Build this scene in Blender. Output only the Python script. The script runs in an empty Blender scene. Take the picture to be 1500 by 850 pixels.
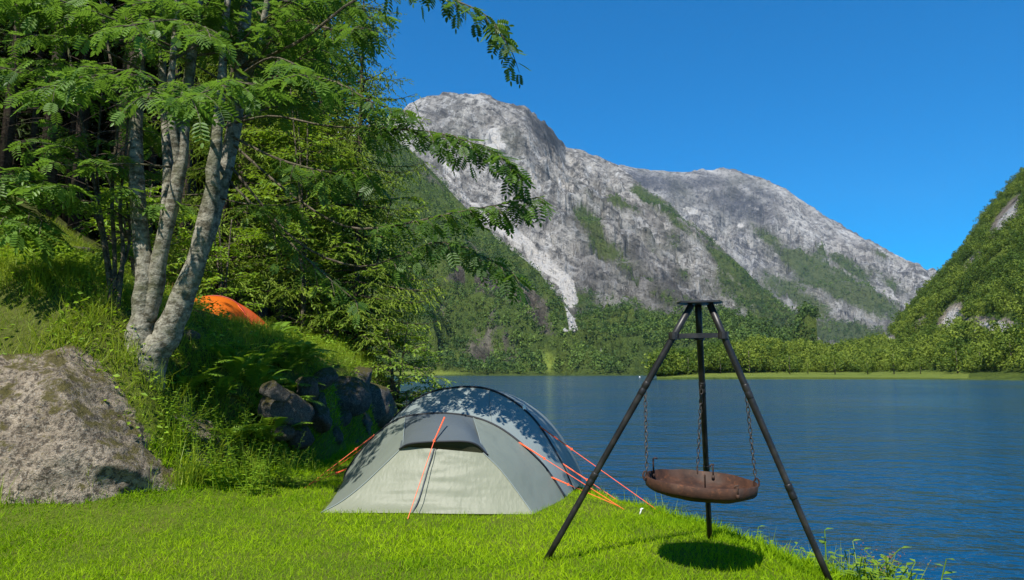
import bpy, bmesh, math
import numpy as np
from mathutils import Vector, Matrix
R = math.radians
sc = bpy.context.scene
COL = sc.collection
rng = np.random.default_rng(7)

# ------------------------------------------------------------------ camera, sky, sun, exposure
H = 1.3                                   # eye height
PITCH = R(7.0)
cam = bpy.data.cameras.new('camera'); camo = bpy.data.objects.new('camera', cam); COL.objects.link(camo)
camo.location = (0, 0, H); camo.rotation_euler = (R(90) + PITCH, 0, 0)
cam.sensor_width = 36; cam.lens = 24; cam.clip_start = 0.05; cam.clip_end = 40000
sc.camera = camo
SUN_EL = R(52); SUN_AZ = R(201)           # compass bearing of the sun, +Y = 0
w = bpy.data.worlds.new("World"); sc.world = w; w.use_nodes = True
nt = w.node_tree; bg = nt.nodes['Background']
sky = nt.nodes.new('ShaderNodeTexSky'); sky.sky_type = 'NISHITA'; sky.sun_disc = False
sky.sun_elevation = SUN_EL; sky.sun_rotation = SUN_AZ
sky.altitude = 1800; sky.air_density = 1.0; sky.dust_density = 0.0; sky.ozone_density = 4.0
hsv = nt.nodes.new('ShaderNodeHueSaturation'); hsv.inputs['Saturation'].default_value = 1.95; hsv.inputs['Hue'].default_value = 0.503; hsv.inputs['Value'].default_value = 1.0
gm = nt.nodes.new('ShaderNodeGamma'); gm.inputs[1].default_value = 0.78; nt.links.new(sky.outputs[0], gm.inputs[0]); nt.links.new(gm.outputs[0], hsv.inputs['Color']); nt.links.new(hsv.outputs[0], bg.inputs[0])
bg.inputs[1].default_value = 0.145
sl = bpy.data.lights.new('sun', 'SUN'); sl.energy = 4.6; sl.angle = R(0.5); sl.color = (1.0, 0.95, 0.86)
so = bpy.data.objects.new('sun', sl); COL.objects.link(so)
sdir = Vector((math.sin(SUN_AZ)*math.cos(SUN_EL), math.cos(SUN_AZ)*math.cos(SUN_EL), math.sin(SUN_EL)))
so.rotation_euler = sdir.to_track_quat('Z', 'Y').to_euler(); so.location = sdir*50
vs = sc.view_settings; sc.display_settings.display_device = 'sRGB'
vs.view_transform = 'Standard'; vs.look = 'None'; vs.gamma = 1; vs.use_curve_mapping = False
vs.exposure = 0.72
sc.cycles.max_bounces = 6; sc.cycles.diffuse_bounces = 3; sc.cycles.glossy_bounces = 2
sc.cycles.transmission_bounces = 3; sc.cycles.transparent_max_bounces = 8; sc.cycles.volume_bounces = 0

# ------------------------------------------------------------------ geometry of the view: pixel of the 1500 px photo -> direction
CP, SP = math.cos(PITCH), math.sin(PITCH)
def ray(px, py):
    u, v = (px-750)/1000.0, (425-py)/1000.0
    return np.array([u, CP - v*SP, SP + v*CP])
def at(px, py, d):
    r = ray(px, py); return np.array([0, 0, H]) + r*(d/r[1])
def gnd(px, py, z=0.0):
    r = ray(px, py); return np.array([0, 0, H]) + r*((z-H)/r[2])
def on_plane(px, py, p0, n):
    r = ray(px, py); o = np.array([0, 0, H]); return o + r*(np.dot(p0-o, n)/np.dot(r, n))
def proj(P):
    Q = np.asarray(P, float) - np.array([0, 0, H])
    dp = Q[..., 1]*CP + Q[..., 2]*SP
    return 750+1000*Q[..., 0]/dp, 425-1000*(-Q[..., 1]*SP+Q[..., 2]*CP)/dp

# ------------------------------------------------------------------ noise
def _h(i, j, k, s):
    n = (i.astype(np.int64)*374761393 + j.astype(np.int64)*668265263 + k.astype(np.int64)*1274126177 + s*974634777) & 0xFFFFFFFF
    n = ((n ^ (n >> 13))*1274126177) & 0xFFFFFFFF
    n = ((n ^ (n >> 16))*2246822519) & 0xFFFFFFFF
    return ((n ^ (n >> 15)) & 0xFFFFFF)/float(0xFFFFFF)*2-1
def vn(x, y, z=None, s=0):
    x = np.asarray(x, float); y = np.asarray(y, float)
    z = np.zeros_like(x) if z is None else np.asarray(z, float)
    xi, yi, zi = np.floor(x), np.floor(y), np.floor(z)
    f = [a*a*a*(a*(a*6-15)+10) for a in (x-xi, y-yi, z-zi)]
    r = 0
    two = bool(np.any(z))
    for dz in ((0, 1) if two else (0,)):
        wz = 1.0 if not two else (f[2] if dz else 1-f[2])
        for dy in (0, 1):
            wy = f[1] if dy else 1-f[1]
            for dx in (0, 1):
                r = r + _h(xi+dx, yi+dy, zi+dz, s)*(f[0] if dx else 1-f[0])*wy*wz
    return r
def fbm(x, y, z=None, o=5, s=0, g=0.5):
    t = 0; a = 1; q = 1.0; n = 0
    for i in range(o):
        t = t + a*vn(x*q+17.3*i, y*q+5.1*i, None if z is None else z*q+9.7*i, s+i); n += a; a *= g; q *= 2.03
    return t/n
def ridged(x, y, o=6, s=0, g=0.55):
    t = 0; a = 1; q = 1.0; n = 0
    for i in range(o):
        t = t + a*(1-2*np.abs(vn(x*q+11.3*i, y*q+3.7*i, None, s+i))); n += a; a *= g; q *= 2.07
    return t/n
def sstep(a, b, x):
    t = np.clip((x-a)/(b-a), 0, 1); return t*t*(3-2*t)

# ------------------------------------------------------------------ mesh helpers
def mk(name, V, F, mat, parent=None, tone=None, mask=None, smooth=False, tris=None):
    V = np.ascontiguousarray(V, dtype=np.float32)
    if parent is not None:
        off = parent.get('_off'); V = V - np.array(list(off), dtype=np.float32)
    me = bpy.data.meshes.new(name)
    F = np.asarray(F, dtype=np.int32).reshape(-1, 4)
    idx = F.ravel(); starts = np.arange(len(F), dtype=np.int32)*4
    if tris is not None and len(tris):
        T = np.asarray(tris, dtype=np.int32).reshape(-1, 3)
        starts = np.concatenate([starts, len(idx)+np.arange(len(T), dtype=np.int32)*3]); idx = np.concatenate([idx, T.ravel()])
    me.vertices.add(len(V)); me.vertices.foreach_set('co', V.ravel())
    me.loops.add(len(idx)); me.loops.foreach_set('vertex_index', np.ascontiguousarray(idx, dtype=np.int32))
    me.polygons.add(len(starts)); me.polygons.foreach_set('loop_start', np.ascontiguousarray(starts, dtype=np.int32))
    me.update(calc_edges=True)
    me.polygons.foreach_set('use_smooth', np.full(len(starts), bool(smooth)))
    if tone is not None:
        a = me.attributes.new('tone', 'FLOAT', 'POINT'); a.data.foreach_set('value', np.ascontiguousarray(tone, dtype=np.float32))
    if mask is not None:
        a = me.attributes.new('mask', 'FLOAT_COLOR', 'POINT'); a.data.foreach_set('color', np.ascontiguousarray(mask, dtype=np.float32).ravel())
    if mat is not None: me.materials.append(mat)
    o = bpy.data.objects.new(name, me); COL.objects.link(o)
    if parent is not None:
        o.parent = parent; o['_off'] = list(parent['_off'])
    return o
def thing(name, label, cat, loc, group=None):
    o = bpy.data.objects.new(name, None); COL.objects.link(o); o.empty_display_size = 0.1
    o.location = loc; o['_off'] = [float(c) for c in loc]; o['label'] = label; o['category'] = cat
    if group: o['group'] = group
    return o
def tag(o, label=None, cat=None, group=None, kind=None):
    for k, v in (('label', label), ('category', cat), ('group', group), ('kind', kind)):
        if v: o[k] = v
    return o
def base_origin(o, loc):                       # move a single-mesh thing's origin to its base
    loc = Vector([float(c) for c in loc]); o.data.transform(Matrix.Translation(-loc)); o.location = loc; o['_off'] = list(loc); return o
def copy_thing(o, loc, rz=0.0, s=1.0, label=None):
    c = o.copy(); COL.objects.link(c); c.location = loc; c.rotation_euler = (0, 0, rz); c.scale = (s, s, s)
    if label: c['label'] = label
    for ch in o.children:
        d = ch.copy(); COL.objects.link(d); d.parent = c
        for g in ch.children:
            e = g.copy(); COL.objects.link(e); e.parent = d
    return c
class Acc:
    def __init__(s): s.V = []; s.F = []; s.T = []; s.n = 0
    def add(s, V, F, tone=None):
        V = np.asarray(V, float).reshape(-1, 3); F = np.asarray(F, np.int64).reshape(-1, 4)
        s.V.append(V); s.F.append(F+s.n); s.n += len(V)
        s.T.append(np.full(len(V), 0.5) if tone is None else np.broadcast_to(np.asarray(tone, float), (len(V),)))
        return s
    def build(s, name, mat, parent=None, smooth=False):
        return mk(name, np.concatenate(s.V), np.concatenate(s.F), mat, parent, np.concatenate(s.T), smooth=smooth)
def unit(v): 
    v = np.asarray(v, float); return v/np.maximum(np.linalg.norm(v, axis=-1, keepdims=True), 1e-9)
def tube(P, r, n=8, caps=True, wob=0.0, seed=0):
    P = np.asarray(P, float); r = np.broadcast_to(np.asarray(r, float), (len(P),)).copy()
    if caps:
        P = np.concatenate([P[:1], P, P[-1:]]); r = np.concatenate([[1e-4], r, [1e-4]])
    T = np.gradient(P, axis=0); bad = np.linalg.norm(T, axis=1) < 1e-9; T[bad] = [0, 0, 1]; T = unit(T)
    a = np.array([1., 0, 0]) if abs(T[0][0]) < 0.9 else np.array([0, 1., 0])
    N = []
    for t in T:
        a = a - t*np.dot(a, t); a = a/max(np.linalg.norm(a), 1e-9); N.append(a)
    N = np.array(N); B = np.cross(T, N)
    th = np.arange(n)/n*2*np.pi
    rr = r[:, None]*np.ones(n)
    if wob:
        rr = rr*(1+wob*vn(np.arange(len(P))[:, None]*0.9+seed*7.7, np.cos(th)[None]*1.4+3, np.sin(th)[None]*1.4+5+0*np.arange(len(P))[:, None], s=3))
    V = P[:, None]+rr[..., None]*(np.cos(th)[None, :, None]*N[:, None]+np.sin(th)[None, :, None]*B[:, None])
    m = len(P); i = np.arange(m-1)[:, None]*n; j = np.arange(n)[None]; j2 = (j+1) % n
    F = np.stack([i+j, i+j2, i+n+j2, i+n+j], -1).reshape(-1, 4)
    return V.reshape(-1, 3), F
def grid_faces(r, c):
    i = np.arange(r-1)[:, None]*c; j = np.arange(c-1)[None]
    return np.stack([i+j, i+j+1, i+c+j+1, i+c+j], -1).reshape(-1, 4)
def spline(P, n):
    P = np.asarray(P, float); m = len(P)
    Q = np.concatenate([[2*P[0]-P[1]], P, [2*P[-1]-P[-2]]])
    t = np.linspace(0, m-1-1e-9, n); i = t.astype(int); f = (t-i)[:, None]
    a, b, c, d = Q[i], Q[i+1], Q[i+2], Q[i+3]
    return 0.5*((2*b)+(c-a)*f+(2*a-5*b+4*c-d)*f*f+(3*b-a-3*c+d)*f**3)
def box(c, s, rz=0.0):
    c = np.asarray(c, float); s = np.asarray(s, float)/2
    V = np.array([[x, y, z] for z in (-1, 1) for y in (-1, 1) for x in (-1, 1)], float)*s
    ca, sa = math.cos(rz), math.sin(rz); V = V @ np.array([[ca, sa, 0], [-sa, ca, 0], [0, 0, 1]])
    return V+c, np.array([[0, 2, 3, 1], [4, 5, 7, 6], [0, 1, 5, 4], [2, 6, 7, 3], [0, 4, 6, 2], [1, 3, 7, 5]])
def bar(a, b, w, h):                              # rectangular bar from a to b
    a = np.asarray(a, float); b = np.asarray(b, float); t = unit(b-a)
    sx = unit(np.cross(t, [0, 0, 1.])); up = np.cross(sx, t)
    V = np.array([p+sx*x*w/2+up*z*h/2 for p in (a, b) for z in (-1, 1) for x in (-1, 1)])
    return V, np.array([[0, 2, 3, 1], [4, 5, 7, 6], [0, 1, 5, 4], [2, 6, 7, 3], [0, 4, 6, 2], [1, 3, 7, 5]])
def scatter(T, pos, X, N, s, tone=None):          # template T=(verts, quads) at pos with x axis X and normal ~N
    tv, tf = T; pos = np.asarray(pos, float); n = len(pos)
    X = unit(X); N = np.asarray(N, float); N = unit(N-X*np.sum(N*X, -1, keepdims=True)); Y = np.cross(N, X)
    s = np.broadcast_to(np.asarray(s, float), (n,))
    V = pos[:, None]+s[:, None, None]*(tv[None, :, 0:1]*X[:, None]+tv[None, :, 1:2]*Y[:, None]+tv[None, :, 2:3]*N[:, None])
    F = tf[None]+(np.arange(n)*len(tv))[:, None, None]
    tn = rng.random(n) if tone is None else np.asarray(tone, float)
    return V.reshape(-1, 3), F.reshape(-1, 4), np.repeat(tn, len(tv))

# ------------------------------------------------------------------ materials
class NT:
    def __init__(s, name):
        s.m = bpy.data.materials.new(name); s.m.use_nodes = True; s.t = s.m.node_tree; s.t.nodes.clear()
        s.out = s.n('ShaderNodeOutputMaterial')
    def n(s, ty, **kw):
        x = s.t.nodes.new(ty)
        for k, v in kw.items(): setattr(x, k, v)
        return x
    def l(s, a, b): s.t.links.new(a, b)
    def val(s, node, **kw):
        for k, v in kw.items(): node.inputs[k.replace('_', ' ')].default_value = v
        return node
    def noise(s, scale, detail=5, rough=0.55, vec=None, dist=0.0):
        x = s.n('ShaderNodeTexNoise'); x.inputs['Scale'].default_value = scale; x.inputs['Detail'].default_value = detail
        x.inputs['Roughness'].default_value = rough; x.inputs['Distortion'].default_value = dist
        if vec is None: vec = s.coord()
        s.l(vec, x.inputs['Vector']); return x.outputs['Fac']
    def coord(s, scale=None, rot=None):
        if not hasattr(s, 'tc'): s.tc = s.n('ShaderNodeTexCoord')
        if scale is None: return s.tc.outputs['Object']
        mp = s.n('ShaderNodeMapping'); mp.inputs['Scale'].default_value = scale
        if rot: mp.inputs['Rotation'].default_value = rot
        s.l(s.tc.outputs['Object'], mp.inputs['Vector']); return mp.outputs[0]
    def ramp(s, fac, stops):
        r = s.n('ShaderNodeValToRGB'); e = r.color_ramp.elements
        while len(e) < len(stops): e.new(0.5)
        for q, (p, c) in zip(e, stops): q.position = p; q.color = (c if len(c) == 4 else (*c, 1)) if not isinstance(c, (int, float)) else (c, c, c, 1)
        s.l(fac, r.inputs[0]); return r.outputs[0]
    def mix(s, fac, a, b, mode='MIX'):
        x = s.n('ShaderNodeMix', data_type='RGBA', blend_type=mode)
        for sock, v in ((x.inputs[0], fac), (x.inputs[6], a), (x.inputs[7], b)):
            if isinstance(v, (int, float)): sock.default_value = v
            elif isinstance(v, tuple): sock.default_value = (*v, 1) if len(v) == 3 else v
            else: s.l(v, sock)
        return x.outputs[2]
    def math(s, op, a, b=0.0):
        x = s.n('ShaderNodeMath', operation=op)
        for sock, v in ((x.inputs[0], a), (x.inputs[1], b)):
            if isinstance(v, (int, float)): sock.default_value = v
            else: s.l(v, sock)
        return x.outputs[0]
    def bump(s, h, strength, dist):
        b = s.n('ShaderNodeBump'); b.inputs['Strength'].default_value = strength; b.inputs['Distance'].default_value = dist
        s.l(h, b.inputs['Height']); return b.outputs[0]
    def attr(s, name, fac=True):
        a = s.n('ShaderNodeAttribute'); a.attribute_name = name; return a.outputs['Fac'] if fac else a
    def pbr(s, color, rough=0.6, spec=0.3, normal=None, metal=0.0, **kw):
        p = s.n('ShaderNodeBsdfPrincipled')
        for k, v in (('Base Color', color), ('Roughness', rough), ('Specular IOR Level', spec), ('Metallic', metal)):
            if isinstance(v, tuple): p.inputs[k].default_value = (*v, 1) if len(v) == 3 else v
            elif isinstance(v, (int, float)): p.inputs[k].default_value = v
            else: s.l(v, p.inputs[k])
        if normal is not None: s.l(normal, p.inputs['Normal'])
        for k, v in kw.items(): p.inputs[k].default_value = v
        return p.outputs[0]
    def done(s, sh): s.l(sh, s.out.inputs['Surface']); return s.m

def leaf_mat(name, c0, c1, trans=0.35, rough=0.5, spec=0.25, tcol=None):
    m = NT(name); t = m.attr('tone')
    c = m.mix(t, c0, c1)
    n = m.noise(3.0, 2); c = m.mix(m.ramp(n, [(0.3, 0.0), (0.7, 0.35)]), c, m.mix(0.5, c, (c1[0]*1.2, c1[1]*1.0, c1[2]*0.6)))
    a = m.pbr(c, rough, spec)
    tr = m.n('ShaderNodeBsdfTranslucent'); hs = m.mix(0.5, c, tcol or (c1[0]*1.5, c1[1]*1.45, c1[2]*0.5)); m.l(hs, tr.inputs[0])
    mx = m.n('ShaderNodeMixShader'); mx.inputs[0].default_value = trans; m.l(a, mx.inputs[1]); m.l(tr.outputs[0], mx.inputs[2])
    return m.done(mx.outputs[0])
def simple(name, c, rough=0.6, spec=0.3, metal=0.0, nscale=8.0, var=0.25, bump=0.0):
    m = NT(name); n = m.noise(nscale, 5)
    col = m.mix(n, tuple(x*(1-var) for x in c), tuple(min(1, x*(1+var)) for x in c))
    return m.done(m.pbr(col, rough, spec, m.bump(n, 0.5, bump) if bump else None, metal))

M = {}
M['lawn_grass'] = leaf_mat('lawn_grass', (0.09, 0.21, 0.004), (0.33, 0.50, 0.008), 0.35, 0.6, 0.06)
M['long_grass'] = leaf_mat('long_grass', (0.10, 0.19, 0.012), (0.31, 0.40, 0.03), 0.4, 0.5, 0.25)
M['herb'] = leaf_mat('herb', (0.08, 0.18, 0.012), (0.27, 0.42, 0.03), 0.4, 0.5, 0.3)
M['fern'] = leaf_mat('fern', (0.07, 0.16, 0.015), (0.20, 0.34, 0.03), 0.35, 0.5, 0.25)
M['rowan_leaf'] = leaf_mat('rowan_leaf', (0.030, 0.080, 0.014), (0.155, 0.285, 0.040), 0.42, 0.45, 0.3, (0.24, 0.43, 0.03))
M['spruce_needle'] = leaf_mat('spruce_needle', (0.055, 0.115, 0.014), (0.235, 0.325, 0.034), 0.25, 0.55, 0.2)
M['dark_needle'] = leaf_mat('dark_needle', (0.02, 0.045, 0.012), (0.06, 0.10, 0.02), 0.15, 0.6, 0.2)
M['shrub_leaf'] = leaf_mat('shrub_leaf', (0.07, 0.16, 0.018), (0.24, 0.36, 0.038), 0.4, 0.5, 0.3)
M['far_leaf'] = leaf_mat('far_leaf', (0.022, 0.060, 0.018), (0.125, 0.195, 0.034), 0.2, 0.6, 0.15)
M['mid_leaf'] = leaf_mat('mid_leaf', (0.035, 0.082, 0.011), (0.185, 0.245, 0.030), 0.25, 0.6, 0.15)
M['dead_twig'] = simple('dead_twig', (0.20, 0.09, 0.045), 0.8, 0.1)
M['flower'] = simple('flower', (0.75, 0.55, 0.02), 0.6)
M['white_bloom'] = simple('white_bloom', (0.75, 0.72, 0.66), 0.6)
M['violet_bloom'] = simple('violet_bloom', (0.35, 0.16, 0.36), 0.6)

def bark(name, pale, dark, patch=0.5):
    m = NT(name); v = m.coord((1, 1, 1.7)); n = m.noise(8, 7, 0.7, v); n2 = m.noise(34, 5, 0.6); n3 = m.noise(2.5, 4, 0.6)
    c = m.mix(m.ramp(n, [(patch-0.08, 0.0), (patch+0.06, 1.0)]), dark, pale)
    c = m.mix(m.ramp(n3, [(0.5, 0.0), (0.68, 0.75)]), c, (0.10, 0.115, 0.045))
    c = m.mix(m.ramp(n2, [(0.35, 0.5), (0.6, 0.0)]), c, tuple(x*0.4 for x in dark))
    h = m.math('ADD', n, m.math('MULTIPLY', n2, 0.6))
    return m.done(m.pbr(c, 0.85, 0.15, m.bump(h, 0.8, 0.03)))
M['rowan_bark'] = bark('rowan_bark', (0.32, 0.30, 0.24), (0.095, 0.085, 0.06), 0.49)
M['twig_bark'] = bark('twig_bark', (0.17, 0.14, 0.10), (0.06, 0.05, 0.035), 0.5)
M['spruce_bark'] = bark('spruce_bark', (0.10, 0.075, 0.055), (0.035, 0.026, 0.02), 0.5)

def rock_mat(name, c0, c1, moss=0.5, scale=1.0):
    m = NT(name); n = m.noise(3.2*scale, 8, 0.65); n2 = m.noise(17*scale, 8, 0.7); n3 = m.noise(3.6*scale, 7, 0.72)
    n4 = m.noise(55*scale, 4, 0.7)
    c = m.mix(m.ramp(n, [(0.35, 0.0), (0.66, 1.0)]), c0, c1)
    c = m.mix(m.ramp(n2, [(0.42, 0.9), (0.53, 0.0)]), c, tuple(x*0.30 for x in c0))
    c = m.mix(m.ramp(n4, [(0.55, 0.0), (0.72, 0.7)]), c, tuple(min(0.62, x*1.5) for x in c1))
    geo = m.n('ShaderNodeNewGeometry'); sx = m.n('ShaderNodeSeparateXYZ'); m.l(geo.outputs['Normal'], sx.inputs[0])
    mm = m.math('ADD', m.math('MULTIPLY', sx.outputs[2], 0.18), m.math('MULTIPLY', m.math('ADD', m.math('MULTIPLY', n3, 0.6), m.math('MULTIPLY', n2, 0.4)), 1.0))
    mossf = m.ramp(mm, [(0.70-0.2*moss, 0.0), (0.76-0.2*moss, 0.9)])
    mossc = m.mix(n2, (0.035, 0.035, 0.010), (0.16, 0.14, 0.030))
    c = m.mix(mossf, c, mossc)
    h = m.math('ADD', m.math('MULTIPLY', n, 1.4), m.math('ADD', m.math('MULTIPLY', n2, 0.7), m.math('MULTIPLY', n4, 0.5)))
    return m.done(m.pbr(c, 0.9, 0.15, m.bump(h, 1.0, 0.09/scale)))
M['boulder'] = rock_mat('boulder', (0.28, 0.225, 0.165), (0.58, 0.48, 0.365), 0.47)
M['stone'] = rock_mat('stone', (0.13, 0.115, 0.095), (0.29, 0.26, 0.22), 0.62, 1.6)
M['shore_stone'] = rock_mat('shore_stone', (0.10, 0.085, 0.07), (0.30, 0.27, 0.22), 0.2, 2.5)

# ------------------------------------------------------------------ near terrain
WATER = -0.5
SHORE = np.array([(6, -60), (4.6, -10), (4.0, -2), (3.4, 2.5), (2.85, 4.3), (2.58, 5.4), (2.1, 6.6), (1.55, 7.8), (1.1, 9.0), (0.6, 10.2), (-0.7, 12), (-2.0, 14.5), (-2.5, 17), (-4.5, 25), (-10, 45), (-24, 90), (-70, 200)], float)
TOE = np.array([(-14, -60), (-10, -10), (-9, 4.3), (-8, 5.2), (-4.7, 6.5), (-3.6, 7.15), (-3.45, 8.0), (-2.95, 8.6), (-2.85, 10), (-2.75, 12.5), (-2.65, 15.5), (-4.6, 24), (-10.5, 45), (-25, 90), (-72, 200)], float)
def sdist(L, x, y):                                # >0 on the left of the line
    d = np.full(np.shape(x), 1e9)
    for a, b in zip(L[:-1], L[1:]):
        e = b-a; t = np.clip(((x-a[0])*e[0]+(y-a[1])*e[1])/(e@e), 0, 1)
        d = np.minimum(d, np.hypot(x-a[0]-t*e[0], y-a[1]-t*e[1]))
    return d*np.where(x < np.interp(y, L[:, 1], L[:, 0]), 1, -1)
PS = [-1, 0, .25, .6, 1.0, 1.6, 3, 5, 8, 14, 30, 60, 140]
PZ = [0, 0.02, .28, .75, 1.15, 1.5, 2.05, 3.0, 4.6, 8.5, 22, 50, 120]
def ground(x, y, fine=True):
    x = np.asarray(x, float); y = np.asarray(y, float)
    s = sdist(TOE, x, y); wd = sdist(SHORE, x, y)
    s = s + 0.22*vn(x*1.1, y*1.1, s=5)*(s > -0.5)
    z = np.interp(s, PS, PZ)
    stp = sstep(8.8, 11, y)*(1-sstep(15.5, 19, y))
    z2 = np.interp(s, [-1, 0, .1, .28, .55, 1.0, 2.0, 4, 8, 14, 30, 60, 140], [0, 0.02, .5, 1.2, 1.45, 1.75, 2.1, 2.7, 4.5, 8.5, 22, 50, 120])
    z = z*(1-stp)+z2*stp
    bn = np.exp(-(((x+5.3)/1.5)**4+((y-12.8)/1.5)**4)); z = z*(1-bn)+1.8*bn
    z = z + 0.78*np.exp(-((x+5.85)**2+(y-8.5)**2)/(2*1.4**2)) + 0.42*np.exp(-((x+4.5)**2+(y-7.8)**2)/(2*0.75**2))
    z = z + sstep(0.3, 2.5, s)*(0.12*fbm(x*0.9, y*0.9, o=4, s=21) + 0.35*sstep(4, 14, s)*fbm(x*0.25, y*0.25, o=4, s=22))
    z = z + 0.035*vn(x*0.55, y*0.55, s=8) + (0.014*fbm(x*2.5, y*2.5, o=3, s=9) if fine else 0)
    z = z - 0.035*sstep(1.0, 3.0, x)*sstep(3, 6, y)
    edge = wd + 0.14*vn(x*1.7, y*1.7, s=31)
    drop = np.interp(edge, [-6, -2, -0.6, 0.0, 0.35, 0.9], [-3.0, -1.5, -0.85, -0.42, -0.12, 0.0])
    z = np.where(s > 0.3, np.maximum(z+np.minimum(drop, 0)*np.clip(1-s*0.5, 0, 1), -3), z+drop)
    return z
def warp(lo, hi, a, b, f, g):
    c = np.arange(a, b, f); L = []; v = a; st = f
    while v > lo: st = min(st*g, 6); v -= st; L.append(v)
    Rr = []; v = c[-1]; st = f
    while v < hi: st = min(st*g, 6); v += st; Rr.append(v)
    return np.concatenate([L[::-1], c, Rr])
gx = warp(-120, 30, -7.5, 4.0, 0.09, 1.12); gy = warp(-50, 190, 3.0, 16, 0.09, 1.1)
GX, GY = np.meshgrid(gx, gy); GZ = ground(GX, GY)
m = NT('turf'); n = m.noise(1.7, 5); n2 = m.noise(14, 6, 0.7)
at_ = m.attr('mask', False); sp = m.n('ShaderNodeSeparateColor'); m.l(at_.outputs['Color'], sp.inputs[0])
c = m.mix(n2, (0.035, 0.06, 0.008), (0.11, 0.15, 0.014))
c = m.mix(m.ramp(n, [(0.45, 0.0), (0.7, 0.35)]), c, (0.14, 0.11, 0.035))
bankc = m.mix(n2, (0.035, 0.035, 0.012), (0.10, 0.12, 0.025))
c = m.mix(sp.outputs[0], c, bankc)
c = m.mix(sp.outputs[1], c, m.mix(n2, (0.07, 0.06, 0.045), (0.16, 0.14, 0.11)))
M['turf'] = m.done(m.pbr(c, 0.95, 0.1, m.bump(n2, 0.6, 0.03)))
gs = sdist(TOE, GX, GY); gw = sdist(SHORE, GX, GY)
msk = np.stack([sstep(0.0, 0.5, gs), sstep(0.25, -0.1, gw)*(gs < 0.2), 0*gs, 0*gs+1], -1)
o = mk('ground', np.stack([GX, GY, GZ], -1).reshape(-1, 3), grid_faces(len(gy), len(gx)), M['turf'], mask=msk.reshape(-1, 4), smooth=True)
tag(o, kind='structure')

# lake
m = NT('lake_water')
v1 = m.coord((1, 1.6, 1), (0, 0, R(20))); a1 = m.noise(1.5, 3, 0.55, v1); a2 = m.noise(5.5, 3, 0.5, v1); a3 = m.noise(0.035, 3, 0.5); a4 = m.noise(0.30, 3, 0.5, v1)
h = m.math('ADD', m.math('ADD', m.math('MULTIPLY', a1, 1.0), m.math('MULTIPLY', a2, 0.28)), m.math('MULTIPLY', a4, 1.8))
h = m.math('MULTIPLY', h, m.ramp(a3, [(0.38, 0.35), (0.62, 1.0)]))
wc = m.mix(a3, (0.002, 0.040, 0.10), (0.004, 0.050, 0.115))
M['water'] = m.done(m.pbr(wc, 0.09, 0.5, m.bump(h, 0.8, 0.36), IOR=1.333))
lx = np.array([-2500, -300, -30, 60, 400, 3500.]); ly = np.array([-120, 0, 30, 300, 2000, 5000.])
LX, LY = np.meshgrid(lx, ly)
o = mk('lake', np.stack([LX, LY, 0*LX+WATER], -1).reshape(-1, 3), grid_faces(6, 6), M['water']); tag(o, kind='structure')

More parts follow.
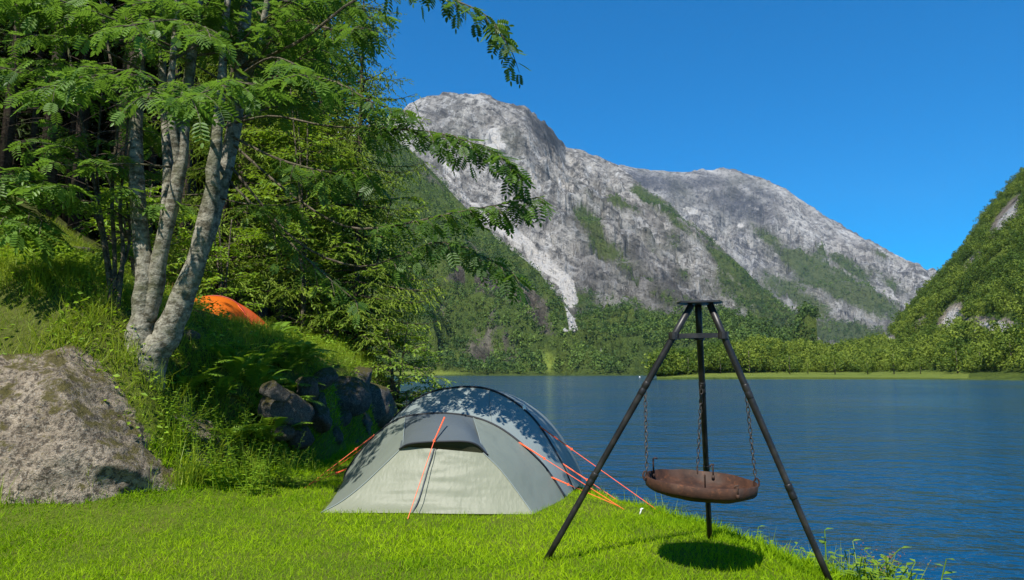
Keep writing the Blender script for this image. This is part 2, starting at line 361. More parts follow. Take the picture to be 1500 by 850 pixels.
# ------------------------------------------------------------------ mountains
def mountain_mat(name, rock0, rock1, rockd, veg0, veg1, scale):
    m = NT(name); A = m.attr('mask', False); sp = m.n('ShaderNodeSeparateColor'); m.l(A.outputs['Color'], sp.inputs[0])
    v = m.coord((1, 1, 0.28)); vd = m.coord((1, 0.5, 1), (0, R(35), R(15)))
    n = m.noise(0.012*scale, 9, 0.68, v); n2 = m.noise(0.05*scale, 7, 0.7, vd); n3 = m.noise(0.0045*scale, 5, 0.6); n4 = m.noise(0.11*scale, 5, 0.7, v)
    n5 = m.noise(0.022*scale, 8, 0.75, m.coord((1.6, 1.6, 0.18), (0, R(18), 0)))
    c = m.mix(m.ramp(n, [(0.40, 0.0), (0.58, 1.0)]), rock0, rock1)
    r6 = m.n('ShaderNodeMapping'); r6.inputs['Scale'].default_value = (0.16, 0.3, 1.5); m.l(m.coord((1, 1, 1), (0, R(-38), 0)), r6.inputs['Vector']); n6 = m.noise(0.02*scale, 7, 0.66, r6.outputs[0])
    c = m.mix(m.ramp(n6, [(0.55, 0.0), (0.68, 0.55)]), c, tuple(min(.6, x*1.35) for x in rock1))
    c = m.mix(m.ramp(n6, [(0.38, 0.75), (0.47, 0.0)]), c, rockd)
    c = m.mix(m.ramp(n5, [(0.53, 0.0), (0.66, 0.8)]), c, tuple(min(.62, x*1.6) for x in rock1))
    c = m.mix(m.ramp(n5, [(0.34, 0.9), (0.45, 0.0)]), c, rockd)
    c = m.mix(m.ramp(n2, [(0.38, 0.8), (0.50, 0.0)]), c, rockd)
    c = m.mix(m.ramp(n3, [(0.45, 0.0), (0.7, 0.4)]), c, (rock0[0]*1.0, rock0[1]*0.92, rock0[2]*0.85))
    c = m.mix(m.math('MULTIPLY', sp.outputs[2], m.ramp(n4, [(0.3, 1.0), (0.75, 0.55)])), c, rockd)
    vg = m.mix(m.ramp(n4, [(0.3, 0.0), (0.7, 1.0)]), veg0, veg1)
    vg = m.mix(m.ramp(n3, [(0.4, 0.0), (0.65, 0.5)]), vg, (veg1[0]*1.25, veg1[1]*1.1, veg1[2]*0.9))
    c = m.mix(m.math('MULTIPLY', m.ramp(sp.outputs[0], [(0.05, 0.0), (0.45, 1.0)]), 0.55), c, (0.085, 0.088, 0.062))
    vf = m.math('ADD', sp.outputs[0], m.math('MULTIPLY', m.math('SUBTRACT', n4, 0.5), 0.9))
    c = m.mix(m.ramp(vf, [(0.40, 0.0), (0.60, 1.0)]), c, vg)
    sf = m.math('ADD', sp.outputs[1], m.math('MULTIPLY', m.math('SUBTRACT', n2, 0.5), 0.5))
    c = m.mix(m.ramp(sf, [(0.42, 0.0), (0.58, 1.0)]), c, m.mix(n4, (0.42, 0.40, 0.375), (0.62, 0.60, 0.57)))
    c = m.mix(A.outputs['Alpha'], c, m.mix(n4, (0.17, 0.25, 0.03), (0.30, 0.34, 0.07)))
    hgt = m.math('ADD', m.math('ADD', n, m.math('MULTIPLY', n6, 0.8)), m.math('ADD', m.math('MULTIPLY', n2, 0.5), m.math('MULTIPLY', n4, 0.3)))
    return m.done(m.pbr(c, 0.95, 0.1, m.bump(hgt, 1.0, 34/scale)))
M['grey_mountain'] = mountain_mat('grey_mountain', (0.175, 0.167, 0.155), (0.45, 0.43, 0.40), (0.046, 0.045, 0.048), (0.035, 0.062, 0.022), (0.085, 0.115, 0.036), 1.0)
M['far_rock'] = mountain_mat('far_rock', (0.20, 0.195, 0.19), (0.44, 0.425, 0.405), (0.06, 0.062, 0.078), (0.045, 0.072, 0.032), (0.095, 0.12, 0.05), 0.8)
M['green_slope'] = mountain_mat('green_slope', (0.085, 0.072, 0.054), (0.22, 0.19, 0.15), (0.028, 0.026, 0.024), (0.026, 0.055, 0.015), (0.095, 0.135, 0.028), 2.2)
M['hill_ground'] = mountain_mat('hill_ground', (0.22, 0.19, 0.16), (0.36, 0.31, 0.25), (0.10, 0.09, 0.08), (0.035, 0.075, 0.013), (0.13, 0.18, 0.03), 3.0)

def layer(sil, Sf, Df, prof, nk, ntt, back=0.5, nb=40):
    K = []; E = []
    for p in sil:
        r = ray(*p); K.append(r[0]/r[1]); E.append(r[2]/r[1])
    ks = np.linspace(K[0], K[-1], nk); e = np.interp(ks, K, E)
    pk = lambda L: np.interp(ks, [(p-750)/1000.0/0.99 for p, _ in L], [v for _, v in L])
    S, D = pk(Sf), pk(Df)
    t = np.concatenate([np.linspace(0, 1, ntt), 1+np.linspace(0, back, nb+1)[1:]])[:, None]
    D0 = np.full_like(D, 0)+np.convolve(np.pad(D, 150, 'edge'), np.ones(301)/301, 'valid')
    tc = np.minimum(t, 1)
    y = S[None]+(D0-S)[None]*t+(D-D0)[None]*sstep(0.55, 0.9, tc)
    zr = H+e*D
    z = (WATER-0.6)+(zr-WATER+0.6)[None]*np.where(t <= 1, prof(np.minimum(t, 1)), 1-0.55*(t-1)**1.2)
    return ks, t, ks[None]*y, y, z
def blob(px, py, cx, cy, rx, ry, ang=0.0):
    a = R(ang); dx, dy = px-cx, py-cy; u = dx*math.cos(a)+dy*math.sin(a); v = -dx*math.sin(a)+dy*math.cos(a)
    return np.exp(-((u/rx)**2+(v/ry)**2))
def dline(px, py, L):
    d = np.full(px.shape, 1e9); L = np.array(L, float)
    for a, b in zip(L[:-1], L[1:]):
        e = b-a; t = np.clip(((px-a[0])*e[0]+(py-a[1])*e[1])/(e@e), 0, 1); d = np.minimum(d, np.hypot(px-a[0]-t*e[0], py-a[1]-t*e[1]))
    return d
def terrace(Z, U, W_, specs, fade):
    for i, (P_, A_, fr) in enumerate(specs):
        ph = Z/P_+2.2*fbm(U*fr, W_*fr, o=4, s=400+i)+.35*U*fr; q = ph-np.floor(ph)
        w_ = sstep(-.25, .2, vn(U*fr*1.7, W_*fr*1.7, s=420+i)); Z = Z+fade*A_*w_*P_*(sstep(.35, .75, q)-q)
    return Z
def build_layer(name, X, Y, Z, mask, mat):
    r, c = X.shape
    return tag(mk(name, np.stack([X, Y, Z], -1).reshape(-1, 3), grid_faces(r, c), mat, mask=mask.reshape(-1, 4), smooth=True), kind='structure')

# main grey mountain
sil = [(150, 330), (300, 250), (420, 210), (540, 185), (585, 167), (600, 152), (625, 142), (660, 139), (705, 140), (745, 152), (770, 164), (800, 184), (830, 215), (850, 221), (880, 231), (905, 243), (935, 268), (960, 287), (1000, 318), (1030, 345), (1065, 378), (1100, 408), (1140, 445), (1180, 482), (1230, 540)]
ks, t, X, Y, Z = layer(sil, [(150, 1250), (1230, 1150)], [(150, 2500), (600, 2550), (700, 2420), (770, 2380), (800, 2520), (830, 2760), (900, 2700), (960, 2500), (1100, 2000), (1230, 1500)], lambda t: 0.42*t+0.58*t**1.9, 900, 480)
fade = np.clip((1-t)*5, 0.05, 1)*np.clip(t*6, 0, 1)
fade = np.where(t > 1, 0.3, fade)
U = X/1000.0; W_ = Y/1000.0
dn = 95*ridged((U*0.9+W_*0.5)*3.0, (W_*0.8-U*0.35)*1.6, 8, 40, 0.62) + 50*fbm(U*7, W_*4, o=7, s=50, g=0.6) + 42*ridged(U*11+W_*6, W_*5, 7, 60, 0.62)
Z = Z + dn*fade; Z = terrace(Z, U, W_, ((150, .75, 2.5), (62, .7, 5), (26, .6, 9)), fade) + 5*fbm(U*25, W_*25, o=4, s=71)*np.where(t > 0.98, 1.2, 1)
PX, PY = proj(np.stack([X, Y, Z], -1))
nz = fbm(U*9, W_*7, o=5, s=80); nzl = fbm(U*3, W_*2, o=4, s=81)
forest = 0.0*PX
for b in ((860, 318, 26, 15, 35), (890, 365, 42, 20, 30), (870, 330, 20, 12, 30), (1010, 360, 62, 22, 42), (1075, 415, 85, 26, 42), (975, 318, 44, 9, 38), (920, 300, 50, 8, 32), (1130, 470, 60, 22, 40), (985, 440, 40, 18, 30), (940, 465, 60, 22, 15), (850, 445, 30, 18, 10), (810, 470, 40, 30, 20), (890, 480, 60, 26, 10), (1040, 480, 60, 28, 20), (1000, 400, 18, 10, 30)):
    forest = np.maximum(forest, 0.85*blob(PX, PY, *b))
forest = np.maximum(forest, 1.1*np.exp(-(dline(PX, PY, [(935, 280), (965, 306), (1005, 336), (1035, 362), (1070, 395), (1105, 424), (1180, 492)])/13)**2))
forest = np.clip(0.8*forest + 0.55*nz + 0.3*nzl + 0.34*sstep(330, 510, PY) - 0.02, 0, 1)
scree = 0.95*np.exp(-(dline(PX, PY, [(616, 212), (645, 247), (671, 281), (708, 311), (748, 344), (797, 384), (830, 416), (836, 440)])/np.interp(PX, [612, 700, 760, 830], [3, 6, 12, 12]))**2)*np.interp(PX, [612, 690, 715], [.35, .6, 1])
scree = np.maximum(scree, 0.7*blob(PX, PY, 725, 205, 22, 18, 60)); scree = np.maximum(scree, 0.55*blob(PX, PY, 660, 250, 45, 9, 45))
scree = np.clip(scree*(1.15+.8*fbm(U*30, W_*30, o=4, s=85)), 0, 1)
dark = np.maximum.reduce([1.5*blob(PX, PY, 800, 196, 36, 20, 52), .8*blob(PX, PY, 770, 215, 30, 8, 60), 0.5*blob(PX, PY, 640, 175, 20, 40, 15), 1.0*blob(PX, PY, 1000, 445, 110, 30, 30), 0.8*blob(PX, PY, 865, 405, 40, 40, 20), .8*blob(PX, PY, 930, 370, 60, 10, 55), .8*blob(PX, PY, 745, 250, 50, 8, 60), .8*blob(PX, PY, 990, 400, 60, 9, 50), 0.5*blob(PX, PY, 905, 420, 60, 12, 60), 0.5*blob(PX, PY, 960, 330, 60, 8, 40)])  # first blob: shade of the dome's cliff facing off the sun, put into rock colour
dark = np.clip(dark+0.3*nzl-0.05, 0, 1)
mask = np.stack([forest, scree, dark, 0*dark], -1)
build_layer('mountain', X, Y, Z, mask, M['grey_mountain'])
FARTREES = []
sel = (forest > 0.42) & (t <= 1) & (scree < 0.3); ii = np.flatnonzero(sel.ravel())
ii = rng.choice(ii, 5000); FARTREES.append((np.stack([X, Y, Z], -1).reshape(-1, 3)[ii], 9, 15))

# far mountain
sil = [(850, 240), (905, 243), (950, 249), (1000, 253), (1040, 250), (1075, 250), (1110, 259), (1150, 275), (1180, 300), (1220, 325), (1270, 355), (1300, 372), (1345, 388), (1372, 408), (1420, 455), (1500, 520)]
ks, t, X, Y, Z = layer(sil, [(850, 2300), (1500, 2000)], [(850, 4300), (1080, 4100), (1180, 3900), (1300, 3600), (1400, 3200), (1500, 2800)], lambda t: 0.40*t+0.60*t**1.8, 700, 420)
fade = np.clip((1-t)*5, 0.05, 1)*np.clip(t*6, 0, 1); fade = np.where(t > 1, 0.3, fade)
U = X/1000.0; W_ = Y/1000.0
dn = 140*ridged((U*0.85+W_*0.45)*2.6, (W_*0.8-U*0.45)*1.5, 8, 140, 0.62) + 75*fbm(U*6, W_*4, o=7, s=150, g=0.6) + 55*ridged(U*9+W_*5, W_*4, 7, 160, 0.62)
bowl = 180*np.exp(-(((U-1.30)/0.28)**2+((W_-3.72)/0.28)**2))
Z = Z + (dn-bowl)*fade; Z = terrace(Z, U, W_, ((220, .75, 1.8), (90, .7, 4), (40, .6, 7)), fade) + 6*fbm(U*20, W_*20, o=4, s=171)
PX, PY = proj(np.stack([X, Y, Z], -1)); nz = fbm(U*6, W_*5, o=5, s=180); nzl = fbm(U*2.2, W_*2, o=4, s=181)
forest = 0.0*PX
for b in ((1165, 382, 42, 13, 30), (1215, 415, 85, 14, 33), (1275, 440, 50, 20, 30), (1330, 385, 45, 4, 25), (1290, 372, 30, 4, 25), (1120, 345, 30, 10, 35), (1250, 395, 60, 7, 36), (1190, 450, 60, 14, 35), (1210, 480, 120, 14, 10), (1310, 420, 40, 10, 35)):
    forest = np.maximum(forest, 0.8*blob(PX, PY, *b))
forest = np.clip(0.8*forest+0.55*nz+0.25*nzl+0.25*sstep(340, 480, PY)-0.04, 0, 1)
scree = np.maximum.reduce([0.8*blob(PX, PY, 1015, 310, 22, 7, 15), 0.7*blob(PX, PY, 1085, 330, 9, 6), 0.5*blob(PX, PY, 1105, 305, 26, 6, 25), 0.35*blob(PX, PY, 1060, 252, 50, 5), 0.4*blob(PX, PY, 1230, 345, 60, 6, 32)])
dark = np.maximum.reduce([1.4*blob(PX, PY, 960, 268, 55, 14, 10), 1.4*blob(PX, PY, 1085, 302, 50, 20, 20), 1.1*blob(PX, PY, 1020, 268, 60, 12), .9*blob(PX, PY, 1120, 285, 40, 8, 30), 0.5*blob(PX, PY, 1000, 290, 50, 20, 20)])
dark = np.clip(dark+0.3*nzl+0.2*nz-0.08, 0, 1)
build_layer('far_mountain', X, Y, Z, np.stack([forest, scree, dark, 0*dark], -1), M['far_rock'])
sel = (forest > 0.42) & (t <= 1); ii = rng.choice(np.flatnonzero(sel.ravel()), 2500); FARTREES.append((np.stack([X, Y, Z], -1).reshape(-1, 3)[ii], 12, 19))

# green slope by the far shore
sil = [(100, 360), (300, 290), (430, 235), (500, 205), (560, 198), (590, 214), (620, 238), (650, 270), (690, 318), (740, 366), (790, 412), (825, 452), (845, 470), (880, 470), (920, 478), (980, 496), (1040, 514), (1100, 530), (1200, 545)]
ks, t, X, Y, Z = layer(sil, [(100, 560), (700, 640), (1200, 620)], [(100, 1500), (560, 1500), (700, 1400), (820, 1250), (900, 1150), (1040, 1000), (1200, 900)], lambda t: 0.55*t+0.45*t**1.6, 620, 330)
fade = np.clip((1-t)*4, 0.08, 1)*np.clip(t*5, 0, 1); fade = np.where(t > 1, 0.3, fade)
U = X/1000.0; W_ = Y/1000.0
dn = 62*ridged((U+0.4*W_)*5, W_*3.0, 7, 240, 0.58) + 34*fbm(U*13, W_*10, o=6, s=250, g=0.55)
Z = Z + dn*fade; Z = terrace(Z, U, W_, ((85, .6, 4), (35, .5, 9)), fade)
PX, PY = proj(np.stack([X, Y, Z], -1)); nz = fbm(U*22, W_*18, o=4, s=280)
cliff = np.maximum.reduce([0.9*blob(PX, PY, 672, 405, 46, 17, 20), 0.85*blob(PX, PY, 765, 440, 38, 15, 20), 0.7*blob(PX, PY, 740, 490, 16, 40, -15), 0.7*blob(PX, PY, 630, 240, 20, 9, 45), 0.7*blob(PX, PY, 790, 470, 30, 14, 40), 0.6*blob(PX, PY, 660, 460, 25, 30, -20), 0.6*blob(PX, PY, 700, 370, 30, 10, 40), 0.5*blob(PX, PY, 705, 525, 22, 20)])
nzl = fbm(U*7, W_*5, o=5, s=281)
cliff = cliff*(.25+1.0*sstep(-.22, .2, fbm(U*30, W_*14, o=5, s=282)))
forest = np.clip(0.86-0.95*cliff+0.35*nz+0.75*np.minimum(nzl+0.12, 0), 0, 1)
scree = np.maximum.reduce([0.95*np.exp(-(dline(PX, PY, [(700, 316), (740, 350), (790, 390), (828, 422), (834, 450), (840, 480)])/7.0)**2), 0.7*blob(PX, PY, 830, 483, 7, 4), 0.7*blob(PX, PY, 882, 512, 7, 4)])
scree = np.clip(scree*(1.1+.8*nz), 0, 1)
dark = np.clip(cliff*0.9+0.3*nz, 0, 1)
meadow = np.clip(np.maximum.reduce([1.3*blob(PX, PY, 804, 530, 9, 17, -12), 1.5*blob(PX, PY, 620, 547, 60, 3.0), 0.5*blob(PX, PY, 668, 525, 14, 10, 30)])-0.2, 0, 1)
SLOPE = (X, Y, Z, forest, meadow, t)
build_layer('green_slope', X, Y, Z, np.stack([forest, scree, dark, meadow], -1), M['green_slope'])
sel = (forest > 0.36) & (t <= 1.02) & (meadow < 0.2) & (scree < 0.3) & (PY < 549); ii = rng.choice(np.flatnonzero(sel.ravel()), 13000)
FARTREES.append((np.stack([X, Y, Z], -1).reshape(-1, 3)[ii], 6.5, 14))

# right hillside and the low wooded point
sil = [(962, 552), (985, 545), (1010, 540), (1060, 522), (1110, 512), (1160, 518), (1220, 522), (1270, 510), (1300, 496), (1335, 458), (1367, 420), (1395, 386), (1420, 356), (1440, 322), (1470, 286), (1500, 252), (1560, 190), (1640, 120), (1800, 40), (2000, 0)]
ks, t, X, Y, Z = layer(sil, [(962, 215), (1100, 225), (1380, 215), (1500, 185), (2000, 120)], [(962, 240), (985, 270), (1060, 330), (1110, 360), (1220, 420), (1300, 560), (1367, 680), (1500, 700), (2000, 520)], lambda t: 0.0*t, 520, 260)
e = (Z*0)
zr = []
K = [ray(*p)[0]/ray(*p)[1] for p in sil]; E = [ray(*p)[2]/ray(*p)[1] for p in sil]
Dk = np.interp(ks, [(p-750)/990.0 for p in (962, 985, 1060, 1110, 1220, 1300, 1367, 1500, 2000)], [240, 270, 330, 360, 420, 560, 680, 700, 520])
zr = H+np.interp(ks, K, E)*Dk
flat = np.interp(ks, [(p-750)/990.0 for p in (962, 1060, 1110, 1240, 1380, 1420, 1500)], [0.75, 0.62, 0.60, 0.34, 0.14, 0.07, 0.03])
tt = np.clip((t-flat[None])/(1-flat[None]), 0, None)
fr = np.clip(t/flat[None], 0, 1)
Z = WATER+0.5*sstep(0, 0.02, t)+1.9*fr-0.4*(t <= 0) + (zr-1.9)[None]*np.where(t <= 1, 0.65*tt+0.35*tt**1.5, 1-0.6*(t-1))
fade = np.clip(tt*4, 0, 1)*np.clip((1-t)*4, 0.1, 1)
U = X/1000.0; W_ = Y/1000.0
Z = Z + fade*(14*ridged(U*9, W_*9, 5, 340)+7*fbm(U*35, W_*35, o=4, s=350))*np.clip((zr/60), 0.1, 1)[None]
PX, PY = proj(np.stack([X, Y, Z], -1)); nz = fbm(U*60, W_*60, o=4, s=380)
sc_ = np.maximum.reduce([1.2*blob(PX, PY, 1392, 470, 13, 28, 35), 1.2*blob(PX, PY, 1455, 480, 48, 13, 5), 1.1*blob(PX, PY, 1305, 500, 22, 9, 20), 0.7*blob(PX, PY, 1335, 520, 10, 8), 0.9*blob(PX, PY, 1475, 318, 40, 12, -52), 0.7*blob(PX, PY, 1425, 385, 26, 8, -48), 0.6*blob(PX, PY, 1350, 470, 20, 6, -40)])
rockm = np.clip(sc_*1.2+0.3*nz*sc_, 0, 1)
forest = np.clip(0.95-1.3*rockm+0.15*nz, 0, 1)
meadow = sstep(1.1, 0.9, t/flat[None])*sstep(0.03, 0.12, t/flat[None])*(PX < 1420)
forest = np.clip(forest, 0, 1)
HILL = (X, Y, Z)
beach = 0.0*(t < .035)*(t > -1)*(PX < 1400)*np.clip(.6+nz, 0, 1)
forest = forest*(1-beach); meadow = meadow*(1-beach)
build_layer('hillside', X, Y, Z, np.stack([forest, np.maximum(0.55*rockm, 0*beach), 0*forest, meadow*0.9], -1), M['hill_ground'])
selH = (rockm < 0.38) & (t <= 1.03) & (t/flat[None] > 1.02) & (PX < 1560)
hp = np.stack([X, Y, Z], -1).reshape(-1, 3)

# distant trees: leaf clumps in crowns
def crown_template(seed, n, tall=1.0, lobes=7, cs=1.0):
    r = np.random.default_rng(seed)
    C = np.stack([r.normal(0, .24, lobes), r.normal(0, .24, lobes), 0.35+0.6*r.random(lobes)*tall], -1); rad = r.uniform(.16, .30, lobes)
    if tall > 1.2:
        C[:, :2] *= (1.15*tall-C[:, 2:3])/tall; rad *= 0.8
    k = r.integers(0, lobes, n); d = unit(r.normal(size=(n, 3))); P = C[k]+d*rad[k][:, None]*r.uniform(.75, 1.08, n)[:, None]
    X_ = unit(np.cross(d, r.normal(size=(n, 3)))); s = r.uniform(.10, .20, n)*cs
    N_ = unit(d+0.6*r.normal(size=(n, 3)))
    q = np.array([[-.5, -.35, 0], [.5, -.28, .05], [.55, .4, 0], [-.4, .35, .05]]); f = np.array([[0, 1, 2, 3]])
    V, F, _ = scatter((q, f), P, X_, N_, s, np.zeros(n))
    return V, F
def forest_mesh(pts, hmin, hmax, temps, acc, conifer=0.0):
    n = len(pts); which = rng.integers(0, len(temps), n)
    for k, T in enumerate(temps):
        p = pts[which == k]; m_ = len(p)
        a = rng.random(m_)*2*np.pi; s = hmin+(hmax-hmin)*rng.random(m_)**1.4
        X_ = np.stack([np.cos(a), np.sin(a), 0*a], -1); N_ = np.tile([0, 0, 1.], (m_, 1))+0.06*rng.normal(size=(m_, 3))
        reg = fbm(p[:, 0]/70+p[:, 1]/140, p[:, 1]/70, o=4, s=77)
        V, F, tn = scatter(T, p-np.array([0, 0, .8]), X_, N_, s, np.clip(np.where(rng.random(m_) < .2, .05, rng.normal(.45, .26, m_)+0.8*reg), 0, 1))
        tn = np.clip(tn+0.22*(rng.random(len(V)//4).repeat(4)-.5), 0, 1)
        acc.add(V, F, tn)
tiny = [crown_template(i, 26, 1.0, 5) for i in range(4)]+[crown_template(10+i, 26, 1.5, 5) for i in range(2)]
acc = Acc()
for pts, a, b in FARTREES: forest_mesh(pts, a, b, tiny, acc)
o = acc.build('far_forest', M['far_leaf']); tag(o, 'green woods covering the slope across the lake', 'forest', kind='stuff')
mid = [crown_template(30+i, 160, .9+.1*i, 8, 0.62) for i in range(5)]+[crown_template(50+i, 150, 1.7, 9, 0.55) for i in range(3)]
acc = Acc()
cand = np.flatnonzero(selH.ravel()); dist = hp[cand][:, 1]; pw = (Y.ravel()[cand])**0.8; pw /= pw.sum()
pts = hp[rng.choice(cand, 11500, p=pw)]+rng.normal(0, 1.5, (11500, 3))*[1, 1, 0]
forest_mesh(pts, 2.0, 7.5, mid, acc)
shore_w = [(1004, 236, 8.0), (1022, 245, 9.5), (1050, 262, 10), (1078, 285, 13), (1092, 280, 12), (1124, 300, 9), (1150, 262, 9), (1176, 258, 7.5), (1215, 252, 9), (1262, 246, 8), (1300, 244, 9.5), (1338, 240, 8.5), (1392, 226, 10), (1425, 214, 9), (1470, 200, 9)]
TW = []
o = acc.build('hillside_forest', M['mid_leaf']); tag(o, 'leafy wood covering the right hillside and low point', 'forest', kind='stuff')


# ------------------------------------------------------------------ fire tripod
def hit(px, py):
    d = np.arange(4, 40, .04); r = ray(px, py)/ray(px, py)[1]; P = np.array([0, 0, H])+d[:, None]*r; k = np.flatnonzero(P[:, 2] < ground(P[:, 0], P[:, 1]))
    return P[k[0]] if len(k) else P[-1]
def gz(x, y): return float(ground(np.array([x]), np.array([y]))[0])
m = NT('black_steel'); n = m.noise(9, 5); n2 = m.noise(70, 4)
c = m.mix(m.ramp(n, [(0.45, 0.0), (0.75, 1.0)]), (0.018, 0.018, 0.019), (0.055, 0.05, 0.046))
c = m.mix(m.ramp(n2, [(0.62, 0.0), (0.75, 0.6)]), c, (0.09, 0.055, 0.035))
M['black_steel'] = m.done(m.pbr(c, 0.42, 0.5, m.bump(n2, 0.25, 0.002), 0.35))
m = NT('rusty_iron'); n = m.noise(7, 7, 0.65); n2 = m.noise(32, 6, 0.7); n3 = m.noise(3, 4)
c = m.mix(m.ramp(n, [(0.35, 0.0), (0.68, 1.0)]), (0.022, 0.011, 0.008), (0.085, 0.038, 0.022))
c = m.mix(m.ramp(n2, [(0.55, 0.0), (0.7, 0.7)]), c, (0.17, 0.066, 0.028))
c = m.mix(m.ramp(n3, [(0.55, 0.0), (0.7, 0.6)]), c, (0.075, 0.06, 0.05))
M['rust'] = m.done(m.pbr(c, 0.75, 0.3, m.bump(n2, 0.5, 0.004), 0.15))
M['chain'] = simple('chain_steel', (0.07, 0.06, 0.055), 0.5, 0.5, 0.5, 40, 0.5)

pl_, pr_, pb_ = gnd(797, 822, 0), gnd(1221, 862, -0.06), gnd(1040, 793, -0.02)
for p in (pl_, pr_, pb_): p[2] = gz(p[0], p[1])-0.02
apex = at(1025, 446, 4.68)
tri = thing('fire_tripod', 'tall black steel tripod standing on the lawn over the hanging fire bowl', 'tripod', (apex[0], apex[1], gz(apex[0], apex[1])))
mids = []
tops = []
for foot, dx, dy in ((pl_, -.055, 0.0), (pr_, .06, -.03), (pb_, 0.005, .06)):
    top = apex+np.array([dx, dy, 0.0]); tops.append(top)
    a = Acc(); P = np.linspace(foot, top, 9); r = np.full(9, 0.0235); r[:5] = 0.0215
    V, F = tube(P, r, 14); a.add(V, F); lg = a.build('leg', M['black_steel'], tri, True)
    for q in (0.33, 0.68):
        mp = foot+(top-foot)*q; u = unit(top-foot); a = Acc()
        V, F = tube([mp-u*.05, mp-u*.045, mp-u*.01, mp-u*.006, mp+u*.006, mp+u*.01, mp+u*.045, mp+u*.05], [.0240, .0255, .0255, .0240, .0240, .0255, .0255, .0240], 14); a.add(V, F); a.build('collar', M['black_steel'], lg, True)
    a = Acc(); u = unit(top-foot); V, F = tube([foot-u*.01, foot+u*.012, foot+u*.02], [.031, .031, .026], 14); a.add(V, F); a.build('foot_cap', M['black_steel'], lg, True)
# top plate: bent triangular sheet
a = Acc(); zc = apex[2]+0.018
n_ = 3; out = []
for tp in tops:
    d = unit((tp-apex)*[1, 1, 0]); s_ = np.array([-d[1], d[0], 0])
    out += [apex+d*.145-s_*.055, apex+d*.145+s_*.055]
out = np.array(out); ordr = np.argsort(np.arctan2(out[:, 1]-apex[1], out[:, 0]-apex[0])); out = out[ordr]
k = len(out); cen = apex+np.array([0, 0, .026])
ring_t = out.copy(); ring_t[:, 2] = zc; ring_b = out.copy(); ring_b[:, 2] = zc-.012; inn = apex+(out-apex)*.5; inn[:, 2] = zc+.006
V = np.concatenate([ring_b, ring_t, inn, cen[None], apex[None]+[0, 0, 0.0]]); F = []
for i in range(k):
    j = (i+1) % k; F += [[i, j, k+j, k+i], [k+i, k+j, 2*k+j, 2*k+i], [2*k+i, 2*k+j, 3*k, 3*k], [j, i, 3*k+1, 3*k+1]]
F = np.array(F); q = F[F[:, 2] != F[:, 3]]; tr3 = F[F[:, 2] == F[:, 3]][:, :3]
mk('top_plate', V, q, M['black_steel'], tri, tris=tr3)
a = Acc(); br = []
for foot, top in zip((pl_, pr_, pb_), tops):
    tt_ = (1.56-foot[2])/(top[2]-foot[2]); br.append(foot+(top-foot)*tt_)
for i, j in ((0, 2), (2, 1), (0, 1)):
    V, F = bar(br[i], br[j], 0.012, 0.032); a.add(V+[0, 0, 0.002*i], F)
for b_ in br:
    V, F = tube([b_-[0, 0, .024], b_+[0, 0, .024]], [.036, .036], 12); a.add(V, F)
a.build('brace', M['black_steel'], tri)

# fire bowl with chains
bc = at(1026, 704, 4.70); RB = 0.365
bowl = thing('fire_bowl', 'shallow rusty fire bowl hanging on three chains under the black tripod', 'fire bowl', (bc[0], bc[1], bc[2]-.13))
tilt = Matrix.Rotation(R(3.2), 3, 'Y') @ Matrix.Rotation(R(1.5), 3, 'X'); TM = np.array(tilt)
prof = [(0.0, -.118), (.10, -.115), (.19, -.107), (.27, -.092), (.33, -.072), (.352, -.060), (RB-.004, -.050), (RB+.002, .012), (RB-.004, .014), (RB-.008, .012), (RB-.014, -.046), (.335, -.060), (.27, -.080), (.19, -.095), (.10, -.103), (0.0, -.106)]
na = 56; th = np.arange(na)/na*2*np.pi; V = []
for r_, z_ in prof: V.append(np.stack([max(r_, 1e-4)*np.cos(th), max(r_, 1e-4)*np.sin(th), 0*th+z_], -1))
V = np.concatenate(V); V[:, 2] += 0.003*vn(V[:, 0]*9, V[:, 1]*9, s=4); V = V @ TM.T + bc
F = []
for i in range(len(prof)-1):
    for j in range(na): F.append([i*na+j, i*na+(j+1) % na, (i+1)*na+(j+1) % na, (i+1)*na+j])
mk('bowl', V, F, M['rust'], bowl, smooth=True)
def link_mesh(c, axis, side, L=.021, wd=.0105, r=.0036):
    th = np.linspace(0, 2*np.pi, 15)
    P = c+np.outer(np.cos(th)*L, axis)+np.outer(np.sin(th)*wd, side)
    return tube(P, np.full(15, r), 6, caps=False)
def rimpt(ang, r=RB, z=0.012): return np.array([r*math.cos(ang), r*math.sin(ang), z]) @ TM.T + bc
chain_info = [(math.pi, pl_, tops[0], 1.215), (R(-4), pr_, tops[1], 1.215), (R(78), pb_, tops[2], 1.26)]
for ang, foot, top, zt in chain_info:
    b0 = rimpt(ang, RB-.004, .03); tt_ = (zt-foot[2])/(top[2]-foot[2]); t0 = foot+(top-foot)*tt_-np.array([0, 0, .0]); 
    ax = unit(t0-b0); ln = np.linalg.norm(t0-b0); nl = int(ln/.034); a = Acc(); s1 = unit(np.cross(ax, [0.3, 1, 0.1])); s2 = np.cross(ax, s1)
    for i in range(nl):
        c_ = b0+ax*ln*(i+.5)/nl; tw = 0.5*math.sin(i*1.7); sA, sB = (s1, s2) if i % 2 else (s2, s1)
        V, F = link_mesh(c_, ax, unit(sA*math.cos(tw)+sB*math.sin(tw))); a.add(V, F)
    ch = a.build('chain', M['chain'], bowl, True)
    a = Acc(); c_ = rimpt(ang, RB+.004, -.002); V, F = link_mesh(c_+[0, 0, .012], np.array([0, 0, 1.]), unit(rimpt(ang)-bc), .030, .016, .0055); a.add(V, F)
    tng = unit(np.cross(rimpt(ang)-bc, [0, 0, 1.])); V, F = tube([c_-tng*.02, c_+tng*.02], [.007, .007], 8); a.add(V, F); a.build('shackle', M['rust'], ch, True)
